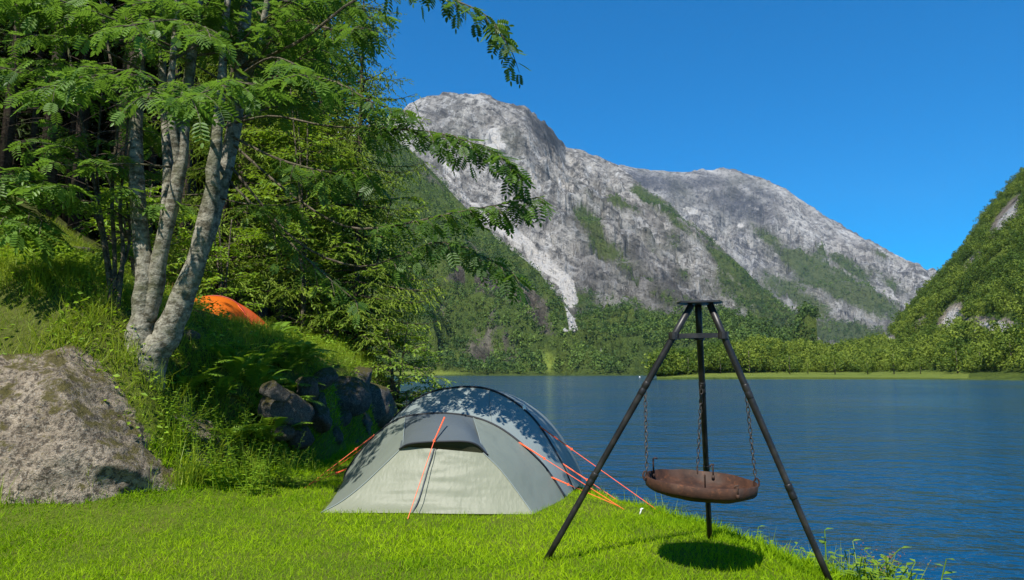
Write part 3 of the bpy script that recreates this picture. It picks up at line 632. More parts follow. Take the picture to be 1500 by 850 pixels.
for ang, hh, kind in ((R(140), .085, 0), (R(262), .085, 1), (R(292), .055, 2), (R(60), .075, 2)):
    b0 = rimpt(ang, RB-.016, -.02); up = np.array([0, 0, 1.]); a = Acc(); xx = np.array([1., 0, 0])
    if ang > R(200): b0 = rimpt(ang, RB-.10 if kind == 1 else RB+.006, -.075 if kind == 1 else -.03)
    if kind == 1: P = [b0, b0+up*.15, b0+up*.155+xx*.003]
    elif kind == 0: P = [b0+up*.01, b0+up*(hh+.03), b0+up*(hh+.036)+xx*.012, b0+up*(hh+.030)+xx*.03]
    else: P = [b0+up*.0, b0+up*(hh), b0+up*(hh+.012)+xx*.008, b0+up*(hh+.012)-xx*.012, b0+up*(hh-.004)-xx*.02]
    V, F = tube(P, np.full(len(P), .0055), 7); a.add(V, F); V, F = tube([b0-up*.012, b0+up*.012], [.012, .012], 8); a.add(V, F)
    a.build('hook', M['rust'], bowl, True)

# ------------------------------------------------------------------ grey tent
def fabric(name, c, trans, tc, ns=16, spec=0.35, rough=0.45, wr=0.6):
    m = NT(name); n = m.noise(2.0, 3); v = m.coord((1, 1, 0.25)); n2 = m.noise(ns, 3, 0.5, v); n3 = m.noise(2.2, 2, 0.5)
    col = m.mix(n, tuple(x*.9 for x in c), tuple(x*1.08 for x in c))
    h = m.math('ADD', n3, m.math('MULTIPLY', n2, 0.25)); b = m.bump(h, wr, 0.03)
    a = m.pbr(col, rough, spec, b); t = m.n('ShaderNodeBsdfTranslucent'); t.inputs[0].default_value = (*tc, 1)
    mx = m.n('ShaderNodeMixShader'); mx.inputs[0].default_value = trans; m.l(a, mx.inputs[1]); m.l(t.outputs[0], mx.inputs[2]); return m.done(mx.outputs[0])
M['tent_fly'] = fabric('tent_fly', (0.29, 0.34, 0.33), 0.3, (0.34, 0.38, 0.30))
M['tent_side'] = fabric('tent_side', (0.25, 0.285, 0.245), 0.35, (0.42, 0.44, 0.26))
M['tent_door'] = fabric('tent_door', (0.315, 0.335, 0.25), 0.42, (0.64, 0.60, 0.28), 26)
M['tent_hood'] = fabric('tent_hood', (0.10, 0.118, 0.125), 0.12, (0.10, 0.11, 0.10))
M['tent_trim'] = simple('tent_trim', (0.016, 0.018, 0.022), 0.6, 0.3)
M['tent_under'] = simple('tent_under', (0.05, 0.05, 0.03), 0.8, 0.1)
M['cord'] = simple('orange_cord', (0.85, 0.13, 0.045), 0.5, 0.3, 0, 30, 0.15)
M['white_plastic'] = simple('white_plastic', (0.75, 0.75, 0.72), 0.5)
M['grey_zip'] = simple('grey_zip', (0.07, 0.08, 0.10), 0.5)
def gp(px, py): p = gnd(px, py); p[2] = gz(p[0], p[1]); return p
R1, L1, R2 = gp(828, 731), gp(503, 709), gp(840, 719)
dirh = unit((L1-R1)*[1, 1, 0]); nrm = np.array([dirh[1], -dirh[0], 0]); axis = -nrm if nrm[1] < 0 else nrm   # axis points back
fhp = [(503, 708), (509, 689), (528, 662), (551, 637), (582, 615), (612, 608), (648, 606), (686, 610), (720, 621), (752, 641), (790, 675), (812, 704), (828, 730)]
rhp = [(521, 701), (533, 672), (552, 642), (575, 614), (606, 588), (634, 574), (660, 569), (686, 567), (717, 571), (752, 588), (787, 620), (821, 675), (840, 718)]
FH = spline([on_plane(x, y, R1, axis) for x, y in fhp], 61); RH = spline([on_plane(x, y, R2, axis) for x, y in rhp], 61)
tent = thing('tent', 'grey green two-hoop tent with orange guy lines pitched on the lawn', 'tent', (0.5*(R1+L1)))
def loft(rows, sag=0.0, wr=0.0, seed=0):
    rows = np.array(rows); r, c = rows.shape[:2]
    if wr:
        du = np.gradient(rows, axis=0); dv = np.gradient(rows, axis=1); N = unit(np.cross(dv, du)); q = np.linspace(0, 1, r)[:, None]; s_ = np.linspace(0, 1, c)[None]
        rows = rows + N*(wr*(vn(s_*7+0*q, q*3+s_*4, s=seed)+0.6*vn(s_*16+0*q, q*5-s_*6, s=seed+1))*np.sin(np.pi*np.clip(q, 0, 1))*1.0)[..., None]
    return rows.reshape(-1, 3), grid_faces(r, c)
def ruled(A, B, n=20, sag=0.0, wr=0.004, seed=0, bow=None):
    q = np.linspace(0, 1, n)[:, None, None]; rows = A[None]*(1-q)+B[None]*q
    if bow is not None: rows = rows + bow[None, None]*np.sin(np.pi*q)
    return loft(rows, 0, wr, seed)
cR = 0.5*(RH[0]+RH[-1]); cR[2] = 0
def back(sx, sz, dist): 
    Q = (RH-cR).copy(); lat = Q@dirh; return cR+np.outer(lat*sx, dirh)+np.outer(Q[:, 2]*sz, [0, 0, 1.])+axis*dist
rows = []
for i, q in enumerate(np.linspace(0, 1, 14)): rows.append(FH*(1-q)+RH*q-np.array([0, 0, .035])*math.sin(math.pi*q)*np.sin(np.linspace(0, np.pi, 61))[:, None])
V, F = loft(rows, 0, 0.004, 3); fl = mk('fly', V, F, M['tent_fly'], tent, smooth=True)
rows = []
for q in np.linspace(0, 1, 26):
    d = q*2.3; rows.append(back(1-.42*q**1.5, math.sqrt(max(1-(q**1.7)*.985, .0)) if q < 1 else .02, d))
V, F = loft(rows, 0, 0.003, 5); mk('rear_fly', V, F, M['tent_fly'], tent, smooth=True)
for jj in (20, 40):
    a = Acc(); cv = np.stack([FH[jj]*(1-q)+RH[jj]*q-np.array([0, 0, .035])*math.sin(math.pi*q)*math.sin(math.pi*jj/60) for q in np.linspace(0, 1, 14)])
    V, F = tube(cv+[0, 0, .002], np.full(14, .005), 5); a.add(V, F); a.build('seam', M['tent_fly'], tent, True)
for hoop in (FH, RH):
    a = Acc(); V, F = tube(hoop+np.array([0, 0, .004])-axis*.004, np.full(61, .013), 8); a.add(V, F); a.build('pole_sleeve', M['tent_trim'], tent, True)
FL, FR = gp(470, 754), gp(781, 755)
iH1, iH2 = 22, 36                                   # where the hood leaves the front hoop
H1, H2 = FH[iH1], FH[iH2]
HLb, HRb = at(590, 655, 6.88), at(708, 664, 6.80)
def seam(a_, b_, pts):                              # a_ -> b_ through pixels, depth eased between the ends
    P = [a_]; 
    for i, (x, y) in enumerate(pts):
        q = (i+1)/(len(pts)+1); P.append(at(x, y, a_[1]+(b_[1]-a_[1])*q))
    return spline(P+[b_], 31)
SL = seam(FL, HLb, [(500, 735), (530, 712), (560, 684)]); SR = seam(FR, HRb, [(768, 735), (750, 710), (730, 685)])
SLu = np.concatenate([SL, spline([HLb, 0.5*(HLb+H1)+[0, 0, .02], H1], 12)[1:]]); SRu = np.concatenate([SR, spline([HRb, 0.5*(HRb+H2)+[0, 0, .02], H2], 12)[1:]])
def resamp(P, n): 
    d = np.concatenate([[0], np.cumsum(np.linalg.norm(np.diff(P, axis=0), axis=1))]); t = np.linspace(0, d[-1], n); return np.stack([np.interp(t, d, P[:, i]) for i in range(3)], -1)
V, F = ruled(resamp(FH[:iH1+1], 40), resamp(SLu, 40), 18, wr=.005, seed=11); mk('side_panel', V, F, M['tent_side'], tent, smooth=True)
V, F = ruled(resamp(SRu, 40), resamp(FH[iH2:][::-1], 40), 18, wr=.005, seed=12); mk('side_panel', V, F, M['tent_side'], tent, smooth=True)
V, F = ruled(resamp(SL, 40), resamp(SR, 40), 40, wr=.006, seed=13, bow=np.array([0, -.05, .012])); mk('door', V, F, M['tent_door'], tent, smooth=True)
q = np.linspace(0, 1, 40)[:, None]; ZL = SL*(1-.40)+SR*.40+np.array([0, -.05, .012])*math.sin(math.pi*.4)
zp = spline([ZL[-1]+[-.0, -.012, 0], at(634, 690, 6.6)-[0, .03, 0], gp(621, 755)-[0, .02, 0]], 20)
Zl = []
for t_ in np.linspace(0, 1, 24):
    i_ = int((1-t_)*30); f_ = 0.40+.035*t_; p = SL[i_]*(1-f_)+SR[i_]*f_+np.array([0, -.05, .012])*math.sin(math.pi*f_); Zl.append(p+[0, -.010, .004])
a = Acc(); V, F = tube(Zl, np.full(24, .0065), 6); a.add(V, F); a.build('zipper', M['grey_zip'], tent, True)
for S_ in (SLu, SRu):
    a = Acc(); V, F = tube(S_+[0, -.004, .003], np.full(len(S_), .005), 6); a.add(V, F); a.build('seam', M['tent_trim'] if False else M['tent_fly'], tent, True)
# hood over the door
lip = spline([at(585, 658, 6.86), at(602, 650, 6.80), at(648, 647, 6.76), at(692, 649, 6.77), at(715, 667, 6.80)], 40)
top = resamp(FH[iH1:iH2+1], 40)
qq = np.linspace(0, 1, 14)[:, None, None]; rows = top[None]*(1-qq)+lip[None]*qq+np.array([0, 0, .045])*np.sin(np.pi*qq)*np.sin(np.linspace(0, np.pi, 40))[None, :, None]
V, F = loft(rows, 0, .004, 15); hd = mk('hood', V, F, M['tent_hood'], tent, smooth=True)
V, F = ruled(lip, resamp(np.stack([SL[-1]*(1-x)+SR[-1]*x for x in np.linspace(0, 1, 40)]), 40), 8, wr=0); mk('hood_underside', V, F, M['tent_under'], tent, smooth=True)
a = Acc(); V, F = tube(lip, np.full(40, .009), 8); a.add(V, F); a.build('hood_rim', M['tent_trim'], tent, True)
V, F = box(on_plane(768, 598, R2, axis)+[0, 0, .01], (.035, .03, .05)); mk('tab', V, F, M['white_plastic'], tent)
# guy lines
def hp_(x, y, which): return on_plane(x, y, R1 if which == 0 else R2, axis)
guys = [([at(651, 612, 7.1), lip[18]+[-.03, -.01, .01], gp(597, 763)], 2),
        ([hp_(757, 646, 0), None, gp(915, 748)], 1), ([hp_(805, 698, 0), None, gp(908, 745)], 1),
        ([hp_(788, 623, 1), None, gp(985, 742)], 1), ([hp_(822, 678, 1), None, gp(962, 729)], 1),
        ([hp_(549, 637, 0), None, gp(446, 722)], 1), ([hp_(551, 642, 0), None, gp(480, 698)], 0), ([hp_(508, 687, 0), None, gp(452, 716)], 1)]
for P, thick in guys:
    if P[1] is None: P[1] = P[0]*.62+P[2]*.38
    a = Acc(); V, F = tube(P, np.full(len(P), .0035), 6); a.add(V, F)
    gl = a.build('guy_line', M['cord'], tent)
    if thick:
        a = Acc(); u0 = P[0]; u1 = P[1] if thick == 2 else P[0]*.72+P[2]*.28
        V, F = tube([u0, u0*.97+u1*.03, u1], [.011, .0085, .007], 6); a.add(V, F); V, F = box(u1, (.022, .03, .022)); a.add(V, F); a.build('tensioner', M['cord'], gl)
pg = gp(937, 750); a = Acc(); V, F = tube([pg, pg+[.015, 0, .04], pg+[.02, 0, .06]], [.006, .006, .005], 6); a.add(V, F); V, F = tube([pg+[.005, 0, .045], pg+[.035, 0, .055]], [.006, .005], 6); a.add(V, F); a.build('tent_peg', M['white_plastic'], tent)

# ------------------------------------------------------------------ orange tent on the bank
OD = 12.6
oc = np.array([(311-750)/1000*OD/.99, OD, 0.0]); oc[2] = gz(oc[0], oc[1])
M['orange_fly'] = fabric('orange_fly', (0.80, 0.17, 0.012), 0.35, (0.85, 0.22, 0.02), 12)
M['orange_dark'] = fabric('orange_dark', (0.55, 0.085, 0.012), 0.3, (0.6, 0.1, 0.01), 12)
M['orange_band'] = fabric('orange_band', (0.38, 0.05, 0.03), 0.2, (0.4, 0.06, 0.03), 12)
ot = thing('tent', 'bright orange dome tent behind the ferns on the bank', 'tent', oc)
oc[2] = 1.78; TOPZ = 1.3+.115*OD-oc[2]
def dome(u, v):                                   # u around 0..1 (left->right), v bottom..top
    return None
hx = TOPZ
th = np.linspace(0, np.pi, 41)
def arch(dx, dy, wdt, hgt, p=0.8): 
    return np.stack([oc[0]+dx-np.cos(th)*wdt, oc[1]+dy+0*th, oc[2]+hgt*np.sin(th)**p], -1)
rows = [arch(-.22, -.95, .80, TOPZ*.03, .5), arch(-.22, -.84, .79, TOPZ*.34, .42), arch(-.19, -.62, .77, TOPZ*.64, .45), arch(-.14, -.36, .74, TOPZ*.86, .5), arch(-.06, -.10, .70, TOPZ*.97, .55), arch(.0, .12, .68, TOPZ*1.0, .58)]
rows = np.array(rows); rows = np.stack([spline(rows[:, j], 26) for j in range(41)], 1)
V, F = loft(rows, 0, .006, 31); zf = (V[:, 2]-oc[2])[F].mean(1)
band = (zf < TOPZ*.46) & (np.arange(len(F))//40 < 16)
mk('fly', V, F[~band], M['orange_fly'], ot, smooth=True); mk('lower_band', V, F[band], M['orange_band'], ot, smooth=True)
rows = [arch(.0, .12, .68, TOPZ*1.0, .58), arch(.22, .2, .70, TOPZ*.86, .62), arch(.42, .35, .68, TOPZ*.62, .65), arch(.60, .5, .58, TOPZ*.30, .7), arch(.72, .6, .5, .02)]
rows = np.array(rows); rows = np.stack([spline(rows[:, j], 18) for j in range(41)], 1); V, F = loft(rows, 0, .008, 33); mk('end_panel', V, F, M['orange_dark'], ot, smooth=True)
for jj in (10,):
    a = Acc(); cv = np.array([spline(np.array([arch(-.22, -.95, .80, TOPZ*.03, .5)[jj], arch(-.22, -.84, .79, TOPZ*.34, .42)[jj], arch(-.19, -.62, .77, TOPZ*.64, .45)[jj], arch(-.14, -.36, .74, TOPZ*.86, .5)[jj], arch(-.06, -.10, .70, TOPZ*.97, .55)[jj], arch(.0, .12, .68, TOPZ*1.0, .58)[jj]]), 20)])[0]
    V, F = tube(cv-np.array([0, .006, 0]), np.full(20, .010), 6); a.add(V, F); a.build('seam', M['orange_band'], ot, True)
gq = oc+np.array([-.1, -.95, .55*TOPZ]); a = Acc(); V, F = tube([oc+np.array([.42, .12, .86*TOPZ]), oc+np.array([1.35, -.55, .02])], [.006, .006], 5); a.add(V, F); a.build('guy_line', M['cord'], ot)
a = Acc(); V, F = tube(arch(.0, .11, .684, TOPZ*1.004, .58), np.full(41, .012), 6); a.add(V, F); a.build('pole_sleeve', M['orange_band'], ot, True)

# ------------------------------------------------------------------ boulder and stones
_ico = {}
def ico(n):
    if n not in _ico:
        b = bmesh.new(); bmesh.ops.create_icosphere(b, subdivisions=n, radius=1); _ico[n] = (np.array([v.co[:] for v in b.verts]), np.array([[v.index for v in f.verts] for f in b.faces])); b.free()
    return _ico[n]
def rock_shape(seed, n=4, planes=14, size=(1, 1, 1), rough=0.04, fr=3.0, extra=()):
    r = np.random.default_rng(seed); D, T = ico(n); D = unit(D)
    PN = unit(r.normal(size=(planes, 3))); PD = r.uniform(.62, .95, planes)
    for nx in extra: PN = np.concatenate([PN, unit(np.array(nx[:3], float))[None]]); PD = np.append(PD, nx[3])
    dots = D @ PN.T; dd = np.where(dots > 1e-3, PD/np.maximum(dots, 1e-3), 9); rad = np.minimum(np.min(dd, 1), 1.12)
    V = D*rad[:, None]
    nn = fbm(V[:, 0]*fr, V[:, 1]*fr, V[:, 2]*fr+seed*3.1+.01, 5, seed); V = V*(1+rough*nn[:, None]*2)
    return V*np.array(size), T
def mk_rock(name, V, T, mat, loc):
    o = mk(name, V, np.zeros((0, 4), int), mat, smooth=True, tris=T); o.location = loc; o['_off'] = list(loc); return o
V, T = rock_shape(5, 6, 8, (2.15, 1.35, 1.38), .035, 3.2, [(-.12, -.84, .46, .70), (.86, -.10, .50, .60), (.72, -.68, .12, .80), (-.3, .2, 1, .80), (.25, -.9, .1, .90), (.80, -.56, -.22, .80), (-.1, -.55, .83, .80)])
D_ = unit(V); V = V + D_*(0.085*ridged(V[:, 0]*1.7+V[:, 2]*.8, V[:, 2]*1.9+V[:, 1], 6, 91, 0.6)+.03*fbm(V[:, 0]*14, V[:, 1]*14, V[:, 2]*14+.01, 4, 92))[:, None]
bl = mk_rock('boulder', V, T, M['boulder'], (-4.95, 7.35, 0.32)); tag(bl, 'huge mossy grey boulder at the foot of the bank beside the lawn', 'boulder')
stones = [(445, 600, 30), (480, 612, 27), (520, 580, 30), (556, 588, 36), (500, 640, 20), (540, 620, 24), (470, 572, 20), (572, 612, 22), (428, 575, 16), (532, 645, 17), (495, 556, 18), (462, 640, 18), (515, 612, 16), (545, 556, 20), (575, 570, 18), (440, 632, 14), (488, 588, 14), (552, 640, 14)]
sm = [rock_shape(60+i, 4, 8, (1.1, .9, .8), .05, 3)[0] for i in range(4)]; sT = ico(4)[1]
protos = []
for i, (px, py, pr) in enumerate(stones):
    d = 2720/(752-px); p = at(px, py, d)+np.array([-.22, .05, 0]); sc_r = pr/1000*d
    if i < 4: o = mk_rock('bank_rock', sm[i], sT, M['stone'], p); protos.append(o)
    else: o = protos[i % 4].copy(); COL.objects.link(o); o.location = p
    o.scale = (sc_r*1.15, sc_r*1.0, sc_r*1.15); o.rotation_euler = (rng.uniform(-.4, .4), rng.uniform(-.4, .4), rng.uniform(0, 6.28))
    tag(o, 'grey broken rock in the shaded face of the bank behind the tent', 'rock', 'rocks in the bank face')
tag(protos[3], 'big dark rock at the lake end of the bank, above the tent'); tag(protos[0], 'squat dark rock at the shaded left end of the bank rocks')
for i, (px, py, pr, lab) in enumerate([(850, 697, 14, 'dark flat stone at the water edge right of the tent'), (932, 714, 11, 'pale rounded stone on the lawn edge left of the bowl'), (872, 703, 8, 'small dark stone near the guy lines at the shore'), (258, 700, 15, 'small pale stone in the herbs beside the boulder'), (148, 383, 15, 'flat grey stone in the dark grass on the upper bank'), (118, 372, 12, 'small grey stone at the top of the dark grass')]):
    if py > 500: p = gnd(px, py); d = p[1]; p[2] = gz(p[0], p[1])
    else: d = 13.0 if i == 4 else 14.0; p = at(px, py, d); p[2] = gz(p[0], p[1])
    o = protos[(i+1) % 4].copy(); COL.objects.link(o); o.data = o.data.copy(); o.data.materials[0] = M['shore_stone']; o.location = p+np.array([0, 0, .03]); s_ = pr/1000*d; o.scale = (s_*1.2, s_, s_*.8); o.rotation_euler = (0, 0, i*1.3); o.name = 'stone'
    if 'group' in o: del o['group']
    tag(o, lab, 'stone')

# ------------------------------------------------------------------ foliage templates
def leaflet(b, d, L, wd, zc=0.0):                 # one folded diamond: base, side, tip, side
    b = np.array(b, float); d = np.array(d, float); d = d/np.linalg.norm(d); sd = np.array([-d[1], d[0], 0])
    return [b, b+d*L*.42+sd*wd*.5+[0, 0, zc], b+d*L+[0, 0, -.06*L], b+d*L*.42-sd*wd*.5+[0, 0, zc]]
def pinnate(pairs=6, L=.27, wd=.085, fwd=.45, droop=.22, x0=.2):
    V = []; F = []
    def add(q): F.append([len(V)+i for i in range(4)]); V.extend(q)
    def half(b, d, l, w_, drop=0.0):
        b = np.array(b, float); d = np.array(d, float); d = d/np.linalg.norm(d); sd = np.array([-d[1], d[0], 0]); o_ = len(V)
        pts = [b, b+d*l*.30+sd*w_*.46+[0, 0, .014], b+d*l*.72+sd*w_*.40+[0, 0, .010], b+d*l-[0, 0, .05*l], b+d*l*.72-sd*w_*.40+[0, 0, .010], b+d*l*.30-sd*w_*.46+[0, 0, .014]]
        V.extend([p-np.array([0, 0, .14*abs(p[1])]) for p in pts]); F.extend([[o_, o_+1, o_+2, o_+3], [o_, o_+3, o_+4, o_+5]])
    dz = lambda x: -droop*x*x
    for i in range(pairs):
        x = x0+(.92-x0)*i/pairs; l = L*(0.8+.35*math.sin(math.pi*(i+.7)/(pairs+.6)))
        for sg in (-1, 1):
            half([x, 0, dz(x)], [fwd, sg, 0], l, wd)
    half([.9, 0, dz(.9)], [1, 0, 0], L, wd)
    for k in range(3):
        xa, xb = k*.31, (k+1)*.31; add([np.array([xa, .006, dz(xa)]), np.array([xa, -.006, dz(xa)]), np.array([xb, -.005, dz(xb)]), np.array([xb, .005, dz(xb)])])
    return np.array(V, float), np.array(F)
ROWAN = [pinnate(5, .36, .150, .5, d) for d in (.12, .25, .4, .6)]
def simple_leaf():
    V = np.array([[0, 0, 0], [.45, .27, .03], [1, 0, -.12], [.45, -.27, .03]], float); return V, np.array([[0, 1, 2, 3]])
LEAF = simple_leaf()
def frond(pairs=15, L=.34, arch=.9):
    V = []; F = []
    xs = np.linspace(0, 1, pairs+1)
    cx = lambda t: np.array([t*(1-.18*t), 0, arch*(t*.85-.75*t*t)])
    for i, t in enumerate(xs[1:]):
        p = cx(t); l = L*math.sin(math.pi*min(1, .18+.82*(1-t)**.8))**.9*(1.05-.5*t) if t < 1 else .04
        tang = cx(min(1, t+.02))-cx(t-.02); tang /= np.linalg.norm(tang)
        for sg in (-1, 1):
            d = tang*.35+np.array([0, sg, -.12]); d /= np.linalg.norm(d); up = np.array([0, 0, 1.]); side = tang*.035
            F.append([len(V)+k for k in range(4)]); V += [p-side, p+d*l*.5-side*.9, p+d*l, p+d*l*.45+side]
    for i in range(6):
        a, b = cx(i/6), cx((i+1)/6); F.append([len(V)+k for k in range(4)]); V += [a+[0, .008, 0], a-[0, .008, 0], b-[0, .006, 0], b+[0, .006, 0]]
    return np.array(V, float), np.array(F)
def blade(bend, wd=.05):
    P = [np.array([bend*(t**2.0)*.9, 0, t*(1-.35*bend*t)]) for t in (0, .5, 1)]; V = []
    for p, w_ in zip(P, (1, .75, .08)): V += [p+[0, wd*w_*.5, 0], p-[0, wd*w_*.5, 0]]
    return np.array(V, float), np.array([[0, 1, 3, 2], [2, 3, 5, 4]])
NEED = (np.array([[0, .16, 0], [0, -.16, 0], [1, -.07, -.1], [1, .07, -.1], [.02, 0, .15], [.02, 0, -.15], [1, 0, -.16], [1, 0, -.04]], float), np.array([[0, 1, 2, 3], [4, 5, 6, 7]]))

def leafy_branch(P, rad, wood, L, leaf_len, ntw, tw_len, per, droop=.35, start=.25, spread=.8, flat=.35):
    """A limb through points P with leafy side twigs; wood is an Acc, L collects (pos, dir, normal, size)."""
    P = spline(P, max(6, 3*len(P))); n = len(P)
    V, F = tube(P, np.linspace(rad, rad*.25, n), 6, wob=.15, seed=int(rng.integers(99))); wood.add(V, F)
    ln = np.linalg.norm(np.diff(P, axis=0), axis=1).sum()
    for k in range(ntw):
        t = start+(1-start)*(k+rng.random())/ntw; i = min(n-2, int(t*(n-1))); f = t*(n-1)-i; b = P[i]*(1-f)+P[i+1]*f; tan = unit(P[i+1]-P[i])
        sd = unit(np.cross(tan, [0, 0, 1.]))*(1 if k % 2 else -1)
        per_ = per; d = unit(tan*.7+sd*spread*rng.uniform(.5, 1.2)+np.array([0, 0, rng.uniform(-.3, .5)])*flat*2)
        l = tw_len*rng.uniform(.6, 1.25)*(1-.35*t)
        q = np.linspace(0, 1, 5)[:, None]; Q = b+d*l*q+np.array([0, 0, -droop*l])*q**2
        V, F = tube(Q, np.linspace(.006, .002, 5), 4, caps=False); wood.add(V, F)
        for j in range(per):
            u = (j+.6)/per; ii = min(3, int(u*4)); p = Q[ii]+(Q[ii+1]-Q[ii])*(u*4-ii); td = unit(Q[ii+1]-Q[ii]); s2 = unit(np.cross(td, [0, 0, 1.]))*(1 if j % 2 else -1)
            if j == per-1: s2 = s2*.15; p = Q[-1]
            dl = unit(td*.6+s2*.9+np.array([0, 0, rng.uniform(-.5, .15)])+rng.normal(0, .15, 3))
            L.append((p, dl, unit(np.array([0, 0, 1.])+rng.normal(0, .3, 3)), leaf_len*rng.uniform(.75, 1.2)))
def leaves_mesh(L, temps, acc, tmean=.5, tsd=.22):
    p = np.array([l[0] for l in L]); d = np.array([l[1] for l in L]); nn = np.array([l[2] for l in L]); s = np.array([l[3] for l in L])
    w_ = rng.integers(0, len(temps), len(L)); tn = np.clip(rng.normal(tmean, tsd, len(L)), 0, 1)
    for k, T in enumerate(temps):
        q = w_ == k
        if q.any(): V, F, t = scatter(T, p[q], d[q], nn[q], s[q], tn[q]); acc.add(V, F, t)

def crown(leaf, wood, mat, parent, wmat=None):
    a = Acc(); nl = 0
    for V, F, T in zip(leaf.V, leaf.F, leaf.T): a.V.append(V); a.F.append(F); a.T.append(T); nl += len(F)
    for V, F, T in zip(wood.V, wood.F, wood.T): a.V.append(V); a.F.append(F+leaf.n); a.T.append(T)
    o = a.build('crown', mat, parent); me = o.data; me.materials.append(wmat or M['twig_bark']); mi = np.zeros(len(me.polygons), dtype=np.int32); mi[nl:] = 1; me.polygons.foreach_set('material_index', mi); return o
# ------------------------------------------------------------------ rowan on the bank
TD = 7.75
def tp(x, y, d=TD): return at(x, y, d)
tb = at(222, 505, TD); tb[2] = gz(tb[0], tb[1])
rowan = thing('rowan_tree', 'pale barked many stemmed rowan leaning on the bank above the boulder', 'tree', tb)
stems = [([(204, 500, TD), (207, 465, TD), (212, 400, TD), (203, 310, TD+.05), (198, 200, TD+.1), (205, 90, TD+.2), (202, -60, TD+.3), (195, -200, TD+.4)], [24, 18, 15, 13, 11, 9, 7, 5]),
         ([(214, 470, TD), (226, 425, TD), (240, 350, TD-.05), (262, 255, TD-.05), (272, 150, TD), (288, 30, TD), (296, -120, TD)], [15, 14, 12, 11, 9.5, 8, 5]),
         ([(226, 400, TD), (240, 330, TD+.1), (246, 230, TD+.2), (238, 120, TD+.3), (236, 0, TD+.4), (230, -140, TD+.5)], [10, 9, 8, 7, 6, 4]),
         ([(222, 520, TD), (238, 500, TD), (262, 450, TD), (290, 375, TD), (307, 300, TD), (314, 230, TD-.1), (322, 150, TD-.1), (330, 40, TD), (345, -100, TD)], [28, 23, 19, 16, 14, 10, 8, 6, 4]),
         ([(292, 372, TD), (318, 290, TD+.15), (340, 200, TD+.25), (352, 110, TD+.3), (362, 0, TD+.4), (380, -150, TD+.5)], [15, 14.5, 13, 12, 10, 6]),
         ([(262, 250, TD-.05), (250, 150, TD-.2), (258, 40, TD-.3), (270, -100, TD-.4)], [7, 6, 5, 3]),
         ([(346, 160, TD+.3), (372, 90, TD+.1), (390, 0, TD), (400, -120, TD)], [7, 6, 5, 3])]
stem_lines = []
for i, (P, r) in enumerate(stems):
    Q = np.array([tp(*p) for p in P]); n_ = len(P)*5; Q = np.concatenate([[2*Q[0]-Q[1]-[0, 0, .25]], Q]) if i in (0, 3) else Q; r = ([r[0]*1.25]+r) if i in (0, 3) else r; S_ = spline(Q, n_); rr = np.interp(np.linspace(0, 1, n_), np.linspace(0, 1, len(r)), r)/1000*TD*.88
    S_ = S_ + .012*np.stack([vn(np.arange(n_)*.5, 0*S_[:, 0]+i*3.3, s=1), vn(np.arange(n_)*.5, 0*S_[:, 0]+i*5.3, s=2), 0*S_[:, 0]], -1)
    a = Acc(); V, F = tube(S_, rr, 14, wob=.14, seed=i); a.add(V, F); a.build('trunk', M['rowan_bark'], rowan, True); stem_lines.append(S_)
wood = Acc(); L = []; LD = []
# limbs the photograph shows
LS = .18
front = [([(272, 150, TD), (285, 140, 6.9), (250, 125, 6.0), (190, 105, 5.5), (120, 100, 5.3)], .018, 8, .40, 6),
         ([(272, 160, TD), (300, 150, 6.8), (330, 120, 5.9), (372, 125, 5.4)], .016, 7, .38, 6),
         ([(240, 130, TD), (235, 135, 6.6), (225, 130, 5.7), (215, 145, 5.2)], .014, 7, .36, 6),
         ([(205, 120, TD), (160, 110, 6.7), (110, 115, 6.0), (60, 130, 5.6)], .015, 8, .38, 6),
         ([(322, 140, TD), (340, 120, 6.6), (300, 135, 5.6), (270, 145, 5.2)], .013, 7, .36, 6),
         ([(352, 110, TD), (395, 85, 6.7), (432, 95, 6.1), (452, 115, 5.7)], .014, 6, .40, 6),
         ]
right = [([(345, 180, TD+.2), (400, 170, 7.4), (480, 185, 7.0), (560, 188, 6.7), (640, 195, 6.5), (705, 215, 6.4), (757, 246, 6.3)], .016, 26, .34, 6),
         ([(340, 210, TD+.2), (420, 280, 7.6), (500, 330, 7.3), (570, 332, 7.0), (650, 315, 6.7), (720, 302, 6.5), (785, 290, 6.4)], .016, 24, .34, 6),
         ([(335, 240, TD+.2), (430, 350, 7.7), (520, 390, 7.4), (585, 375, 7.1), (640, 355, 6.9), (700, 372, 6.8), (752, 402, 6.7)], .015, 20, .34, 6),
         ([(352, 100, TD+.2), (440, 60, 7.0), (520, 0, 6.6), (600, -25, 6.3), (665, 0, 6.2), (715, 25, 6.1), (744, 66, 6.05)], .018, 19, .28, 5),
         ([(352, 130, TD+.2), (420, 110, 7.2), (490, 120, 6.8), (545, 150, 6.6), (590, 165, 6.5)], .02, 12, .42, 6),
         ([(352, 100, TD+.2), (430, 40, 7.3), (500, 45, 6.9), (540, 40, 6.6)], .02, 9, .42, 6),
         ([(340, 200, TD+.2), (400, 230, 7.6), (470, 250, 7.3), (540, 255, 7.1)], .018, 14, .42, 7),
         ([(330, 260, TD+.2), (390, 320, 7.7), (450, 380, 7.6), (520, 440, 7.5)], .016, 10, .40, 6),
         ([(318, 290, TD+.15), (370, 300, 7.5), (430, 300, 7.3)], .012, 8, .38, 6)]
